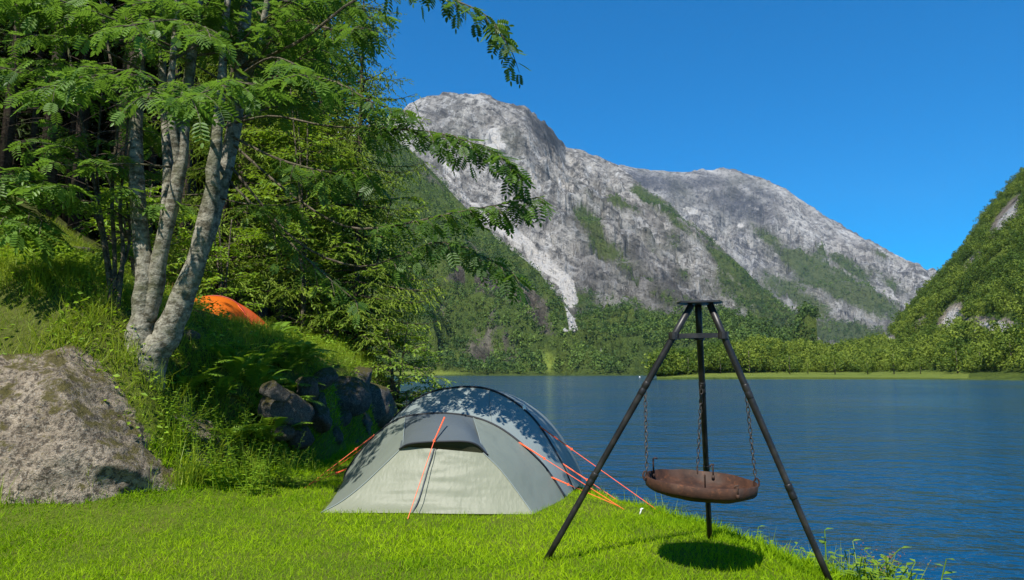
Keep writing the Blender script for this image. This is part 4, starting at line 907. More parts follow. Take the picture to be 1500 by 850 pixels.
left = [([(250, 245, TD), (190, 240, 7.5), (120, 243, 7.2), (75, 240, 7.0)], .014, 3, .30, 5),
        ([(198, 200, TD+.1), (150, 240, 7.4), (95, 215, 7.1), (20, 205, 6.8)], .010, 3, .3, 4),
        ([(203, 100, TD), (120, 60, 7.2), (40, 50, 6.8)], .018, 6, .42, 6),
        ([(202, 40, TD), (110, -20, 7.6), (20, 20, 7.4)], .018, 8, .42, 6),
        ([(290, 30, TD), (240, 30, 6.6), (180, 40, 5.9)], .016, 6, .42, 6), ([(290, 60, TD), (300, 40, 6.7), (310, 60, 6.0)], .016, 6, .42, 6)]
for grp in (front, right, left):
    for P, r, nt_, tl, per in grp: leafy_branch([tp(*p) for p in P], r, wood, LD if grp is right else L, LS*(.92 if grp is right else 1), nt_, tl, per, start=.32 if grp is not right else (.42 if nt_ >= 20 else .3), droop=.35 if grp is not right else .55)
# the rest of the crown, mostly above the frame
for S_ in stem_lines:
    for k in range(8):
        i = int(rng.integers(len(S_)//3, len(S_))); b = S_[i]
        if b[2] < 4.1: continue
        az = rng.uniform(0, 2*np.pi); l = rng.uniform(1.0, 2.3); d = np.array([math.cos(az), math.sin(az)*.75-.2, rng.uniform(.0, .5)])
        leafy_branch([b, b+d*l*.5+[0, 0, .1], b+d*l+[0, 0, -.05]], .014, wood, L, LS, 8, .42, 6, start=.25)
a = Acc(); leaves_mesh(L, ROWAN, a, .52, .28); leaves_mesh(LD, ROWAN, a, .14, .2); crown(a, wood, M['rowan_leaf'], rowan)  # right-hand sprays (LD): their backlit shade is put into a darker leaf tone

# thin stems beside it
sap = thing('thin_sapling', 'clump of thin grey sapling stems left of the pale rowan trunks', 'tree', (at(165, 452, 7.9)[0], 7.9, gz(at(165, 452, 7.9)[0], 7.9)))
wood = Acc(); L = []
for P in ([(160, 455), (158, 380), (140, 280), (118, 170), (95, 40), (80, -80)], [(166, 458), (168, 380), (164, 280), (172, 160), (150, 20), (140, -80)], [(172, 455), (180, 370), (176, 300), (186, 200), (190, 100)], [(168, 450), (160, 390), (150, 330), (142, 240), (150, 130)], [(160, 450), (172, 410), (190, 350), (185, 290)], [(165, 450), (150, 350), (128, 270), (125, 250)]):
    Q = np.array([at(x, y, 7.9+.1*i) for i, (x, y) in enumerate(P)]); S_ = spline(Q, 24); a = Acc(); V, F = tube(S_, np.linspace(.034, .012, 24)*.85, 8, wob=.12); a.add(V, F); a.build('stem', M['twig_bark'], sap, True)
    for k in range(4):
        b = S_[int(rng.integers(13, 24))]; az = rng.uniform(0, 6.28); d = np.array([math.cos(az), math.sin(az), .2])
        leafy_branch([b, b+d*.4, b+d*.9-[0, 0, .1]], .008, wood, L, .17, 5, .28, 5)
a = Acc(); leaves_mesh(L, ROWAN, a, .5, .2); crown(a, wood, M['rowan_leaf'], sap)

# rowan outside the left edge whose low spray hangs into the view
e0 = np.array([-8.3, 7.5, 0]); e0[2] = gz(e0[0], e0[1])
edge = thing('young_rowan', 'young rowan at the left edge with one low bright green spray', 'tree', e0)
a = Acc(); S_ = spline([e0-[0, 0, .1], e0+[.05, -.1, 1.4], e0+[.25, -.15, 2.6], e0+[.2, -.1, 3.4]], 16); V, F = tube(S_, np.linspace(.07, .03, 16), 10, wob=.1); a.add(V, F); a.build('trunk', M['rowan_bark'], edge, True)
wood = Acc(); L = []
for P in ([(-120, 240, 7.90), (-60, 255, 7.70), (10, 270, 7.50), (60, 265, 7.40), (95, 275, 7.35)], [(-120, 250, 7.90), (-60, 290, 7.50), (-10, 310, 7.30), (45, 335, 7.20)], [(-120, 245, 7.90), (-50, 265, 7.60), (20, 300, 7.50), (75, 330, 7.45)], [(-90, 260, 7.80), (-20, 260, 7.50), (40, 250, 7.45)]):
    leafy_branch([at(*p) for p in P], .009, wood, L, .25, 8, .38, 6, start=.3)
V, F = tube(spline([S_[9], at(-200, 240, 7.7), at(-120, 245, 7.9)], 8), np.linspace(.013, .010, 8), 6); wood.add(V, F)
a = Acc(); leaves_mesh(L, ROWAN, a, .72, .2); crown(a, wood, M['rowan_leaf'], edge)

# ------------------------------------------------------------------ spruces
def spruce(seed, Ht, base, Rm, dens=1.0, droop=.5, piece=.11, bare=True):
    """trunk and crown of one spruce standing at the origin: returns (trunk V,F), dead twigs, (crown V,F,tone)"""
    r = np.random.default_rng(seed); tr = tube(np.array([[0, 0, -.3], [.01, 0, Ht*.3], [0, .02, Ht*.7], [0, 0, Ht]]), [Ht*.0075+.02, Ht*.006+.01, Ht*.004, .01], 9, wob=.1, seed=seed)
    wood = Acc(); pos = []; dr = []; nr = []; sz = []; tn = []
    z = base
    while z < Ht*.985:
        f = 1-(z-base)/(Ht-base); nb = int(r.integers(5, 8))
        for k in range(nb):
            az = r.uniform(0, 2*np.pi); l = (Rm*(f**.75)*r.uniform(.72, 1.1)+.15); o = np.array([math.cos(az), math.sin(az), 0])
            q = np.linspace(0, 1, 7)[:, None]; up = .12*l*(1-f); P = np.array([0, 0, z])+o*l*q+np.array([0, 0, 1.])*(up*q-droop*f*l*q**1.6*.7+.22*l*q**4)
            V, F = tube(P, np.linspace(.012+.008*l, .004, 7), 4, caps=False); wood.add(V, F)
            sd = np.array([-o[1], o[0], 0]); nt_ = max(3, int(l/.13*dens))
            t = (np.arange(nt_)+r.random(nt_))/nt_*.93+.07; i = np.minimum(5, (t*6).astype(int)); b = P[i]+(P[i+1]-P[i])*(t*6-i)[:, None]
            sg = np.where(np.arange(nt_) % 2, 1., -1.); tl = np.clip(.38*l*(1-.6*t)+.08, .1, .75)*r.uniform(.7, 1.2, nt_)
            d = o*.55+sd*sg[:, None]*.85+np.stack([0*t, 0*t, r.uniform(-.55, .05, nt_)-.25*droop], -1); d = unit(d)
            for j in range(nt_):
                m_ = max(2, int(tl[j]/piece)); u = np.arange(m_)/m_
                pp = b[j]+d[j]*tl[j]*u[:, None]+np.array([0, 0, -1.])*(tl[j]*.55*droop*u**2)[:, None]
                dd = d[j]+np.array([0, 0, -1.])*(1.1*droop*u)[:, None]+r.normal(0, .5, (m_, 3))
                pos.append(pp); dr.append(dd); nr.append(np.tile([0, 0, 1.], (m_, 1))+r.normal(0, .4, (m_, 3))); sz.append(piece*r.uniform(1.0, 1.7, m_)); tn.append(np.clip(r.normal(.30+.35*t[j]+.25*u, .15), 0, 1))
        z += r.uniform(.22, .36)*(1+.4*f)
    pos, dr, nr, sz, tn = map(np.concatenate, (pos, dr, nr, sz, tn))
    return tr, wood, scatter(NEED, pos, dr, nr, sz, tn)
def make_spruce(label, x, y, seed, Ht, base, Rm, dens, droop, piece, mat, group=None, zoff=0.0, dead=0, name='spruce_tree'):
    z = gz(x, y)+zoff; t = thing(name, label, 'tree', (x, y, z), group); tr, wd, (V, F, tn) = spruce(seed, Ht, base, Rm, dens, droop, piece)
    L_ = np.array([x, y, z]); mk('trunk', tr[0]+L_, tr[1], M['spruce_bark'], t, smooth=True)
    r = np.random.default_rng(seed+500)
    for k in range(dead):
        az = r.uniform(0, 6.28); zz = r.uniform(.12, 1.0)*base; l = r.uniform(.4, 1.6); o = np.array([math.cos(az), math.sin(az), -.15]); V2, F2 = tube(np.array([[0, 0, zz]])+o*l*np.linspace(0, 1, 4)[:, None]-np.array([0, 0, .25*l])*np.linspace(0, 1, 4)[:, None]**2, np.linspace(.014, .004, 4), 4, caps=False); wd.add(V2, F2)
    for i in range(len(wd.V)): wd.V[i] = wd.V[i]+L_
    a = Acc(); a.add(V+L_, F, tn); crown(a, wd, mat, t, M['spruce_bark']); return t
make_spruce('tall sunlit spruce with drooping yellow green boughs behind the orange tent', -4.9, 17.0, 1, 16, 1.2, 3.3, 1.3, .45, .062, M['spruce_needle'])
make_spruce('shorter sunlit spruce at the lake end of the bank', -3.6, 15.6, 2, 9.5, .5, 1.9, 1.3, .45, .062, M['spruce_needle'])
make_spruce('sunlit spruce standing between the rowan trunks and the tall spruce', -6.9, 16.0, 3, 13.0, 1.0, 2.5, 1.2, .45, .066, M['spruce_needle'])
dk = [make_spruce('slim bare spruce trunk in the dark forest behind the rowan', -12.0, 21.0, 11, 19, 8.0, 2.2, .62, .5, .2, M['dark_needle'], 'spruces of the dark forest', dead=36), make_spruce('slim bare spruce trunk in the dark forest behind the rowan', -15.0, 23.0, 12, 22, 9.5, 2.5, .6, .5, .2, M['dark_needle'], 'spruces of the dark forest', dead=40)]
pts_ = []
r_ = np.random.default_rng(3)
for k in range(900):
    y = r_.uniform(16.5, 44); x = -y*r_.uniform(.33, .93)-r_.uniform(0, 1)
    if all(math.hypot(x-a, y-b) > 1.5 for a, b in pts_) and math.hypot(x+6.9, y-16) > 1.8 and math.hypot(x+4.9, y-17) > 2.5 and math.hypot(x+12, y-21) > 1 and sdist(TOE, np.array([x]), np.array([y]))[0] > 1.5: pts_.append((x, y))
pts_ = pts_[:100]
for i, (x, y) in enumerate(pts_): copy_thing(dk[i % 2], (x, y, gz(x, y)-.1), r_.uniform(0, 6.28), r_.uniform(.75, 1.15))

make_spruce('tall spruce on the upper bank at the left edge shading the grass', -10.2, 7.6, 31, 12, 2.5, 2.3, .5, .5, .15, M['spruce_needle'])
make_spruce('second spruce on the upper bank at the left edge behind the first', -12.6, 10.0, 32, 13, 2.0, 2.4, .5, .5, .16, M['spruce_needle'])
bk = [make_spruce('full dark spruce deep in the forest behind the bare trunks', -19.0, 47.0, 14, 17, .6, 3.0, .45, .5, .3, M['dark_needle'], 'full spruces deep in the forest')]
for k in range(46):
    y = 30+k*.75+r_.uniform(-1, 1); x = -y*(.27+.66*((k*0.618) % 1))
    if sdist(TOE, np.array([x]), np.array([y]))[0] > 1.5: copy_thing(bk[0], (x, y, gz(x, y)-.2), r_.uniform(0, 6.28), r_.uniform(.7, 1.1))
# small broad-leaved tree at the lake end of the bank
def leafy_tree(label, x, y, Ht, Rm, mat, seed, name='alder_bush', leaf=.11, nb=26, cat='shrub', base=.25, ev=.5):
    z = gz(x, y); t = thing(name, label, cat, (x, y, z)); wood = Acc(); L = []; r = np.random.default_rng(seed); b0 = np.array([x, y, z])
    for s_ in range(3):
        lean = r.normal(0, .16, 2); S_ = spline([b0-[0, 0, .1], b0+[lean[0]*.6, lean[1]*.6, Ht*.5], b0+[lean[0]*1.8, lean[1]*1.8, Ht]], 12); a = Acc(); V, F = tube(S_, np.linspace(.04, .01, 12), 7); a.add(V, F); a.build('stem', M['twig_bark'], t, True)
        for k in range(nb//3):
            q = base+(1-base)*(k+r.random())/(nb//3); b = S_[int(q*11)]; az = r.uniform(0, 6.28); l = Rm*(1-.55*q)*r.uniform(.6, 1.15); d = np.array([math.cos(az), math.sin(az), r.uniform(.0, .6)*ev*2-.1])
            leafy_branch([b, b+d*l*.55, b+d*l-[0, 0, .08*l]], .009, wood, L, leaf, 9, .38*Rm**.5, 9, droop=.2, start=.2, flat=.5)
    a = Acc(); leaves_mesh(L, [LEAF], a, .5, .25); crown(a, wood, mat, t); return t
leafy_tree('bright green bush of small leaves leaning over the lake at the bank end', -2.55, 15.2, 2.3, 1.5, M['shrub_leaf'], 5, leaf=.10, nb=36)
leafy_tree('low leafy bush on the grassy bank below the tall spruce', -3.9, 14.9, 1.0, .8, M['shrub_leaf'], 6, leaf=.09, nb=24)
leafy_tree('dark leafy bush at the water edge beside the bank rocks', -2.2, 14.6, 1.2, .8, M['rowan_leaf'], 8, leaf=.12, nb=18, ev=.2)
leafy_tree('thin leafed bush between the rowan and the orange tent', -5.9, 13.9, 2.6, 1.3, M['herb'], 9, leaf=.10, nb=24)
leafy_tree('green bush behind the rowan stems in front of the dark forest', -7.2, 13.0, 2.2, 1.3, M['herb'], 12, leaf=.10, nb=24)
leafy_tree('tall leafy tree with fresh green foliage in front of the tall spruce', -4.55, 14.9, 5.6, 1.9, M['shrub_leaf'], 15, name='broadleaf_tree', leaf=.13, nb=60, cat='tree', base=.18)
leafy_tree('slender fresh green tree between the tall spruce and the lake', -3.5, 16.2, 4.6, 1.5, M['shrub_leaf'], 16, name='broadleaf_tree', leaf=.13, nb=45, cat='tree', base=.15)
# brown dead spruce boughs behind the rowan
bp = at(245, 405, 11.5); bp[2] = gz(bp[0], bp[1]); a = Acc()
for k in range(220):
    d = unit(rng.normal(0, 1, 3)+[0, 0, .6]); d[2] = abs(d[2]); l = rng.uniform(.2, .85); V, F = tube(bp+d*np.linspace(.05, 1, 4)[:, None]*l+rng.normal(0, .06, 3), np.linspace(.012, .004, 4), 4, caps=False); a.add(V, F)
o = a.build('dead_brush', M['dead_twig']); base_origin(o, bp); tag(o, 'pile of rust brown dead boughs between the rowan trunks', 'brush')
lg0, lg1 = hit(300, 396), hit(352, 446)
lg0 = np.array([-6.3, 14.1, gz(-6.3, 14.1)+.12]); lg1 = np.array([-5.75, 13.6, gz(-5.75, 13.6)+.1])
a = Acc(); V, F = tube(spline([lg0, .5*(lg0+lg1)+[0, 0, .02], lg1], 12), np.full(12, .10), 12, wob=.15); a.add(V, F); o = a.build('fallen_log', M['twig_bark'], smooth=True); base_origin(o, lg1); tag(o, 'grey fallen log on the slope behind the orange tent', 'log')

# ------------------------------------------------------------------ grass and bank plants
BL = [blade(b, .055) for b in (.15, .35, .6, .9)]
def in_poly(x, y, P):
    c = np.zeros(x.shape, bool); j = len(P)-1
    for i in range(len(P)):
        (xi, yi), (xj, yj) = P[i][:2], P[j][:2]; hit = ((yi > y) != (yj > y)) & (x < (xj-xi)*(y-yi)/(yj-yi+1e-12)+xi); c ^= hit; j = i
    return c
foot_poly = [FL, FR, R1, R2, R2+axis*1.6-dirh*0, cR+axis*2.0, RH[0]+axis*1.4, RH[0], L1]
def grass(name, x, y, hgt, mat, label=None, wfac=1.0, tmean=.5, tsd=.2, lean=.35, zoff=-.012):
    z = ground(x, y)+zoff; n_ = len(x); az = rng.random(n_)*2*np.pi; X_ = np.stack([np.cos(az), np.sin(az), 0*az], -1); N_ = np.tile([0, 0, 1.], (n_, 1)) + rng.normal(0, lean, (n_, 3))*[1, 1, .2]
    # blade grows along the template's z
    N_ = unit(N_); X_ = unit(X_-N_*np.sum(X_*N_, -1, keepdims=True)); P = np.stack([x, y, z], -1); Vs = []; Fs = []; Ts = []; k_ = rng.integers(0, len(BL), n_); off = 0
    tn = np.clip(rng.normal(tmean, tsd, n_)+.5*fbm(x*1.3, y*1.3, o=3, s=61)+.25*fbm(x*.4, y*.4, o=2, s=62), 0, 1)
    for k in range(len(BL)):
        q = k_ == k; T = (BL[k][0]*[1, wfac, 1], BL[k][1]); V, F, t = scatter(T, P[q], X_[q], N_[q], hgt[q], tn[q]); Vs.append(V); Fs.append(F+off); Ts.append(t); off += len(V)
    o = mk(name, np.concatenate(Vs), np.concatenate(Fs), mat, tone=np.concatenate(Ts)); tag(o, label, kind='stuff'); return o
n_ = 560000
u_ = rng.random(n_); r0, r1 = 2.9, 17.0; pw_ = -.15
rr = (r0**(1+pw_)+(r1**(1+pw_)-r0**(1+pw_))*u_)**(1/(1+pw_)); aa = rng.uniform(R(-46), R(44), n_); x = rr*np.sin(aa); y = rr*np.cos(aa)
s_ = sdist(TOE, x, y); w_ = sdist(SHORE, x, y); ok = (s_ < .15) & (w_ > .12) & ~in_poly(x, y, foot_poly)
x, y = x[ok], y[ok]
hh = (.042+.042*rng.random(len(x))**1.5)*(1+.35*fbm(x*1.6, y*1.6, o=3, s=65))*(1+1.2*sstep(.5, .0, np.abs(sdist(SHORE, x, y)-.2)))*(1+.9*sstep(-.9, .1, sdist(TOE, x, y)))
grass('lawn_grass', x, y, hh, M['lawn_grass'], 'short bright green grass of the lawn', 1.35, .5, .24, .6)
n_ = 300000; y = 5.5+13.5*rng.random(n_)**1.8; x = -rng.uniform(1.8, 13.5, n_); s_ = sdist(TOE, x, y)
cl = fbm(x*1.5, y*1.5, o=3, s=66)
ok = (s_ > .0) & (s_ < 9) & (np.abs(x/y) < .85) & ((cl > -.28) | (y < 10)) & (rng.random(n_) < np.clip(1.4-.035*(y-6)**1.3, .15, 1)) & (np.abs((x-oc[0])/.95)**2+np.abs((y-oc[1])/1.1)**2 > 1)
x, y = x[ok], y[ok]; hh = rng.uniform(.09, .26, len(x))*(1+.8*cl[ok]); grass('bank_grass', x, y, hh, M['long_grass'], 'long rough grass growing over the bank', .55, .55, .2, .45)
# shore tussocks
n_ = 16000; x = rng.uniform(-1, 4, n_); y = rng.uniform(2.5, 13, n_); w_ = sdist(SHORE, x, y); c_ = fbm(x*2.2, y*2.2, o=2, s=68)
ok = (w_ > -.12) & (w_ < .42) & (c_ > .0); x, y = x[ok], y[ok]; grass('shore_grass', x, y, rng.uniform(.08, .26, len(x)), M['long_grass'], 'longer grass fringing the lake edge', .5, .6, .2, .4)
# low leaves over the bank
n_ = 42000; y = rng.uniform(6, 18, n_); x = -rng.uniform(2.2, 11, n_); s_ = sdist(TOE, x, y); c_ = fbm(x*1.1, y*1.1, o=3, s=70)
ok = (s_ > -.05) & (s_ < 6) & (c_ > -.12) & (np.abs(x/y) < .85); x, y = x[ok], y[ok]; n_ = len(x); P = np.stack([x, y, ground(x, y)+rng.uniform(.02, .22, n_)*(1+c_[ok])], -1)
az = rng.random(n_)*6.28; V, F, t = scatter(LEAF, P, np.stack([np.cos(az), np.sin(az), rng.normal(0, .3, n_)], -1), np.tile([0, 0, 1.], (n_, 1))+rng.normal(0, .45, (n_, 3)), rng.uniform(.035, .085, n_), np.clip(rng.normal(.5, .25, n_)+.5*c_[ok], 0, 1))
o = mk('undergrowth', V, F, M['herb'], tone=t); tag(o, 'low leafy ground cover on the bank', kind='stuff')

# ferns
FRS = [frond(15, .34, a_) for a_ in (.75, 1.0)]
def fern_mesh(seed):
    r = np.random.default_rng(seed); a = Acc(); n_ = 11; az = np.arange(n_)/n_*2*np.pi+r.normal(0, .25, n_); ev = r.uniform(.15, .75, n_)
    X_ = np.stack([np.cos(az)*np.cos(ev), np.sin(az)*np.cos(ev), np.sin(ev)], -1)
    for k in range(2):
        q = np.arange(n_) % 2 == k; V, F, t = scatter(FRS[k], np.zeros((q.sum(), 3)), X_[q], np.tile([0, 0, 1.], (q.sum(), 1)), r.uniform(.42, .66, q.sum()), np.clip(r.normal(.45, .2, q.sum()), 0, 1)); a.add(V, F, t)
    return a
fp = []
for k in range(4):
    o = fern_mesh(k).build('fern', M['fern']); fp.append(o); tag(o, 'dark green fern in the shaded clump on the bank', 'fern', 'ferns on the bank')
spots = []; r_ = np.random.default_rng(9)
for k in range(2500):
    y = r_.uniform(8.3, 12.3); x = r_.uniform(-5.2, -2.85); px = 750+1000*x/y
    if gz(x, y)+.50 < 1.3+.066*y and sdist(TOE, np.array([x]), np.array([y]))[0] > .15 and 255 < px < 445 and all(math.hypot(x-a, y-b) > .27 for a, b in spots) and math.hypot(x-oc[0], y-oc[1]) > 1.0: spots.append((x, y))
spots = spots[:58]
for i, (x, y) in enumerate(spots):
    o = fp[i] if i < 4 else fp[i % 4].copy()
    if i >= 4: COL.objects.link(o)
    o.location = (x, y, gz(x, y)-.02); o.rotation_euler = (0, 0, r_.uniform(0, 6.28)); s_ = r_.uniform(.75, 1.2); o.scale = (s_, s_, s_)
o = fp[1].copy(); COL.objects.link(o); p = at(398, 478, 12.0); o.location = (p[0], p[1], gz(p[0], p[1])); o.scale = (1.15,)*3; tag(o, 'sunlit fern right beside the orange tent'); del o['group']

# leafy herbs and tall grass clumps beside the boulder and along the shore
def herb_mesh(seed, Ht=.6, ns=9, leaf=.09):
    r = np.random.default_rng(seed); a = Acc()
    for s_ in range(ns):
        d = unit(np.array([r.normal(0, .32), r.normal(0, .32), 1.])); h_ = Ht*r.uniform(.55, 1.1); b = np.array([r.normal(0, .09), r.normal(0, .09), 0]); q = np.linspace(0, 1, 5)[:, None]; P = b+d*h_*q+np.array([d[0], d[1], -.1])*.3*h_*q**2
        V, F = tube(P, np.linspace(.005, .002, 5), 4, caps=False); a.add(V, F, .35); m_ = int(h_/.035); t = np.linspace(.15, 1, m_); pp = np.stack([np.interp(t, q[:, 0], P[:, i]) for i in range(3)], -1); az = np.arange(m_)*2.4+r.random()
        V, F, tt_ = scatter(LEAF, pp, np.stack([np.cos(az), np.sin(az), .25+0*az], -1), np.tile([0, 0, 1.], (m_, 1)), leaf*(1.15-.6*t)*r.uniform(.8, 1.2, m_), np.clip(r.normal(.5, .2, m_), 0, 1)); a.add(V, F, tt_)
    return a
def tuft_mesh(seed, Ht=.5, n_=46, wf=.35):
    r = np.random.default_rng(seed); a = Acc(); az = r.random(n_)*6.28; k_ = r.integers(0, 4, n_); N_ = np.stack([np.cos(az)*.3, np.sin(az)*.3, 1+0*az], -1)
    for k in range(4):
        q = k_ == k; V, F, t = scatter((BL[k][0]*[1, wf, 1], BL[k][1]), np.stack([r.normal(0, .05, q.sum()), r.normal(0, .05, q.sum()), 0*az[q]], -1), np.stack([np.cos(az[q]), np.sin(az[q]), 0*az[q]], -1), N_[q], Ht*r.uniform(.5, 1.1, q.sum()), np.clip(r.normal(.6, .2, q.sum()), 0, 1)); a.add(V, F, t)
    return a
def place_set(name, protos_, spots_, label, cat, group):
    for i, (x, y, s_) in enumerate(spots_):
        o = protos_[i] if i < len(protos_) else protos_[i % len(protos_)].copy()
        if i >= len(protos_): COL.objects.link(o)
        o.location = (x, y, gz(x, y)-.01); o.rotation_euler = (0, 0, i*2.4); o.scale = (s_,)*3; tag(o, label, cat, group)
hp2 = [herb_mesh(i).build('herb_plant', M['herb']) for i in range(3)]
r_ = np.random.default_rng(21); sp1 = []
for px, py in [(262, 640), (280, 610), (300, 650), (318, 620), (335, 660), (350, 640), (290, 580), (270, 680), (310, 690), (340, 690), (365, 680), (265, 560), (300, 560), (325, 590), (380, 650), (395, 690), (355, 610), (415, 690), (285, 650), (440, 690), (250, 600), (375, 700), (420, 665)]:
    p = hit(px, py+25); sp1.append((p[0], p[1], r_.uniform(.65, 1.0)))
place_set('herb_plant', hp2, sp1, 'leafy green herb in the sunny clump right of the boulder', 'plant', 'herbs beside the boulder')
tf = [tuft_mesh(i, .62).build('tall_grass', M['long_grass']) for i in range(3)]
sp2 = [(sp1[i][0]+r_.normal(0, .15), sp1[i][1]-.1, r_.uniform(.6, 1.0)) for i in (0, 2, 4, 7, 8, 10, 13, 18)]
place_set('tall_grass', tf, sp2, 'tuft of long pale blades among the herbs by the boulder', 'grass tuft', 'grass tufts beside the boulder')
tf2 = [tuft_mesh(10+i, .30, 30).build('grass_tuft', M['long_grass']) for i in range(2)]
sp3 = [(-4.9, 6.15, .8), (-4.5, 6.2, 1.1), (-4.1, 6.35, .9), (-3.9, 6.55, 1.2), (-3.7, 6.7, .9), (-3.55, 6.8, 1.1), (-3.3, 7.2, 1.2), (-3.4, 7.0, .8), (-3.1, 7.6, 1.2), (-2.9, 8.0, 1.3), (-2.7, 8.5, 1.2), (-2.55, 8.9, 1.1)]
place_set('grass_tuft', tf2, sp3, 'small grass tuft at the foot of the boulder and bank', 'grass tuft', 'grass tufts along the bank foot')
kp = [(-6.3, 8.0, 1.6), (-5.9, 7.8, 1.5), (-6.6, 8.3, 1.8), (-5.4, 7.7, 1.4), (-5.0, 7.7, 1.3), (-4.6, 7.6, 1.4), (-4.2, 7.5, 1.4), (-3.95, 7.6, 1.3), (-3.85, 7.9, 1.5), (-5.7, 8.1, 1.5), (-5.2, 8.0, 1.3), (-4.7, 7.85, 1.2)]
tf3 = [tuft_mesh(20+i, .30, 60, .3).build('bank_tussock', M['long_grass']) for i in range(2)]
place_set('rock_top_tussock', [tuft_mesh(80+i, .36, 60, .3).build('rock_top_tussock', M['long_grass']) for i in range(2)], [(*hit(px, py)[:2], q) for px, py, q in [(440, 548, .9), (462, 540, 1.0), (485, 535, 1.1), (505, 533, 1.0), (525, 532, 1.1), (545, 534, 1.0), (560, 540, .9), (470, 520, 1.0), (500, 515, 1.1), (530, 515, 1.0), (450, 505, .9), (515, 500, 1.0), (480, 500, 1.1)]], 'sunlit grass tussock on the slope above the bank rocks', 'grass tuft', 'tussocks above the bank rocks')
place_set('bank_tussock', tf3, kp, 'drooping grass tussock on the sunny bank top above the boulder', 'grass tuft', 'tussocks above the boulder')
# shore herbs with seed heads
sh = [herb_mesh(40+i, .25, 9, .085).build('shore_plant', M['herb']) for i in range(2)]
sp4 = []
for px, py, q in [(1050, 712, .9), (1072, 722, 1.0), (1086, 742, 1.1), (1100, 752, .8), (1125, 770, .9), (1152, 780, .8), (1178, 792, .9), (1262, 828, 1.0), (1285, 828, 1.1), (1322, 842, 1.0), (1345, 852, 1.1), (1372, 862, 1.0), (1300, 850, .9), (1240, 815, .8), (1020, 722, .7), (1395, 872, 1.0)]:
    p = gnd(px, py-4); sp4.append((p[0], p[1], q*1.5))
place_set('shore_plant', sh, sp4, 'small leafy plant on the lawn edge right of the fire bowl', 'plant', 'plants along the shore edge')
def seed_stalks(seed, Ht, n_, mat, head):
    r = np.random.default_rng(seed); a = Acc(); h = Acc()
    for k in range(n_):
        d = unit(np.array([r.normal(0, .2), r.normal(0, .2), 1.])); l = Ht*r.uniform(.6, 1.0); q = np.linspace(0, 1, 4)[:, None]; P = np.array([r.normal(0, .06), r.normal(0, .06), 0])+d*l*q+[.04, 0, 0]*q**2; V, F = tube(P, np.linspace(.003, .0015, 4), 4, caps=False); a.add(V, F, .7)
        m_ = 14; pp = P[-1]+r.normal(0, 1, (m_, 3))*head; V, F, t = scatter(LEAF, pp, r.normal(0, 1, (m_, 3)), r.normal(0, 1, (m_, 3)), np.full(m_, .014), r.random(m_)); h.add(V, F, t)
    return a, h
for i, (px, py, hh_, lab, hm) in enumerate([(1112, 742, .42, 'pale violet thistle on a thin stalk right of the bowl', 'violet_bloom'), (1150, 752, .40, 'dry airy seed stalks leaning over the water right of the thistle', 'dead_twig'), (1302, 842, .34, 'brown seeded grass stalks at the shore beyond the right tripod leg', 'dead_twig'), (1262, 812, .32, 'thin grass stalks just right of the right tripod leg', 'long_grass')]):
    p = gnd(px, py); p[2] = gz(p[0], p[1]); a, h = seed_stalks(70+i, hh_, 3 if i == 0 else 9, None, .012 if i == 0 else .03); t = thing('flower_stalk' if i == 0 else 'seed_stalk', lab, 'plant', p)
    for A_ in (a, h):
        A_.V = [v+p for v in A_.V]
    a.build('stem', M['long_grass'], t); h.build('flower' if i == 0 else 'seed_head', M[hm], t)
tf4 = [tuft_mesh(50+i, .34, 34, .28).build('shore_tussock', M['long_grass']) for i in range(2)]
place_set('shore_tussock', tf4, [(*gnd(px, py)[:2], q) for px, py, q in [(1205, 806, .8), (1222, 810, 1.0), (1240, 812, 1.1), (1258, 818, .9), (1190, 795, .7), (1108, 760, .7), (1140, 772, .6)]], 'tall grass tussock at the shore behind the right tripod leg', 'grass tuft', 'tussocks along the shore')
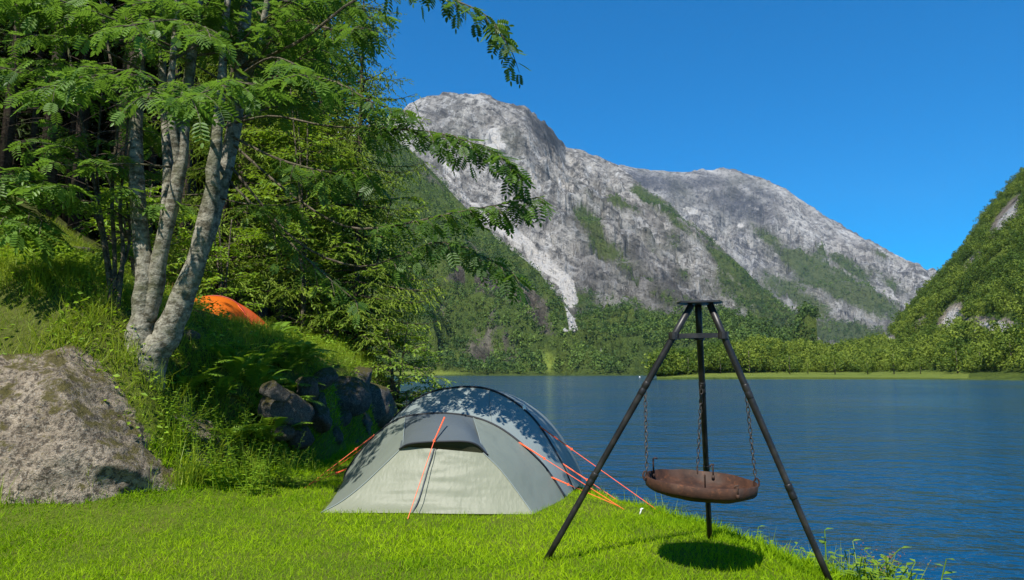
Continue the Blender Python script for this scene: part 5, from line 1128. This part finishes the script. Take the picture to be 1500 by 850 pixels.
# yellow flowers on the bank top
fa = Acc()
dk_ = np.arange(5)/5*2*np.pi
for c_ in range(5): V, F, _ = scatter(LEAF, np.zeros((1, 3))+[0, 0, .16], np.array([[math.cos(dk_[c_]), math.sin(dk_[c_]), .2]]), np.array([[0, 0, 1.]]), .018); fa.add(V, F)
V, F = tube([[0, 0, 0], [0.005, 0, .08], [0, 0, .16]], [.002, .002, .002], 4); 
f0 = thing('yellow_flower', 'small yellow buttercup on the sunny bank top', 'flower', (0, 0, 0), 'yellow flowers on the bank')
fa.build('petals', M['flower'], f0); mk('stem', V, F, M['long_grass'], f0, tone=np.full(len(V), .5))
r_ = np.random.default_rng(33)
for i in range(44):
    x, y = r_.uniform(-7.0, -4.6), r_.uniform(7.9, 10.0)
    if i == 0: f0.location = (x, y, gz(x, y)+.06)
    else: copy_thing(f0, (x, y, gz(x, y)+.06), r_.uniform(0, 6), r_.uniform(.8, 1.5))
# trees that stand out along the edge of the wood on the low point
pt = None
from mathutils.kdtree import KDTree
kd = KDTree(len(hp)); [kd.insert(hp[i], i) for i in range(0, len(hp), 3)]; kd.balance()
for i, (px, d, h_) in enumerate(shore_w):
    d = d*1.09; h_ = h_*(.8 if i % 2 else 1.05); x = (px-750)/990*d; q = kd.find((x, d, 3.0)); z = hp[q[1]][2]
    if i < 3:
        V, F = crown_template(90+i, 420, 1.15, 11, .42); t_ = thing('shore_tree', 'leafy tree standing out at the edge of the wood on the low point', 'tree', (x, d, z-.2), 'trees at the edge of the far wood')
        L_ = np.array([x, d, z-.2]); mk('crown', V*[.95, .95, .85]+L_+[0, 0, -.08], F, M['mid_leaf'], t_, tone=np.clip(rng.normal([.2, .7, .45][i], .15, len(F)), 0, 1).repeat(4)); V, F = tube(L_+np.array([[0, 0, -.05], [.01, 0, .3], [0, .01, .8]]), [.025, .02, .008], 6); mk('trunk', V, F, M['twig_bark'], t_, smooth=True)
        pt = (pt or [])+[t_]; t_.scale = (h_,)*3
    else: copy_thing(pt[i % 3], (x, d, z-.2), i*1.7, h_)
# buoy
p = gnd(937, 553, WATER); p = at(937, 552.5, 330); p[2] = WATER
D, T = ico(2); V = unit(D)*[.34, .34, .42]; V[:, 2] += .25; o = mk_rock('buoy', V, T, M['white_plastic'], p); tag(o, 'tiny white buoy floating far out on the lake', 'buoy')

# air: far things fade a little towards blue
hz = box((0, 2600, 795), (7600, 6600, 1608)); o = mk('haze', hz[0], hz[1], None)
m = NT('haze'); pv = m.n('ShaderNodeVolumePrincipled'); pv.inputs['Color'].default_value = (0.50, 0.76, 1.0, 1); pv.inputs['Density'].default_value = 0.000024
m.l(pv.outputs[0], m.out.inputs['Volume']); o.data.materials.append(m.m); tag(o, kind='stuff')
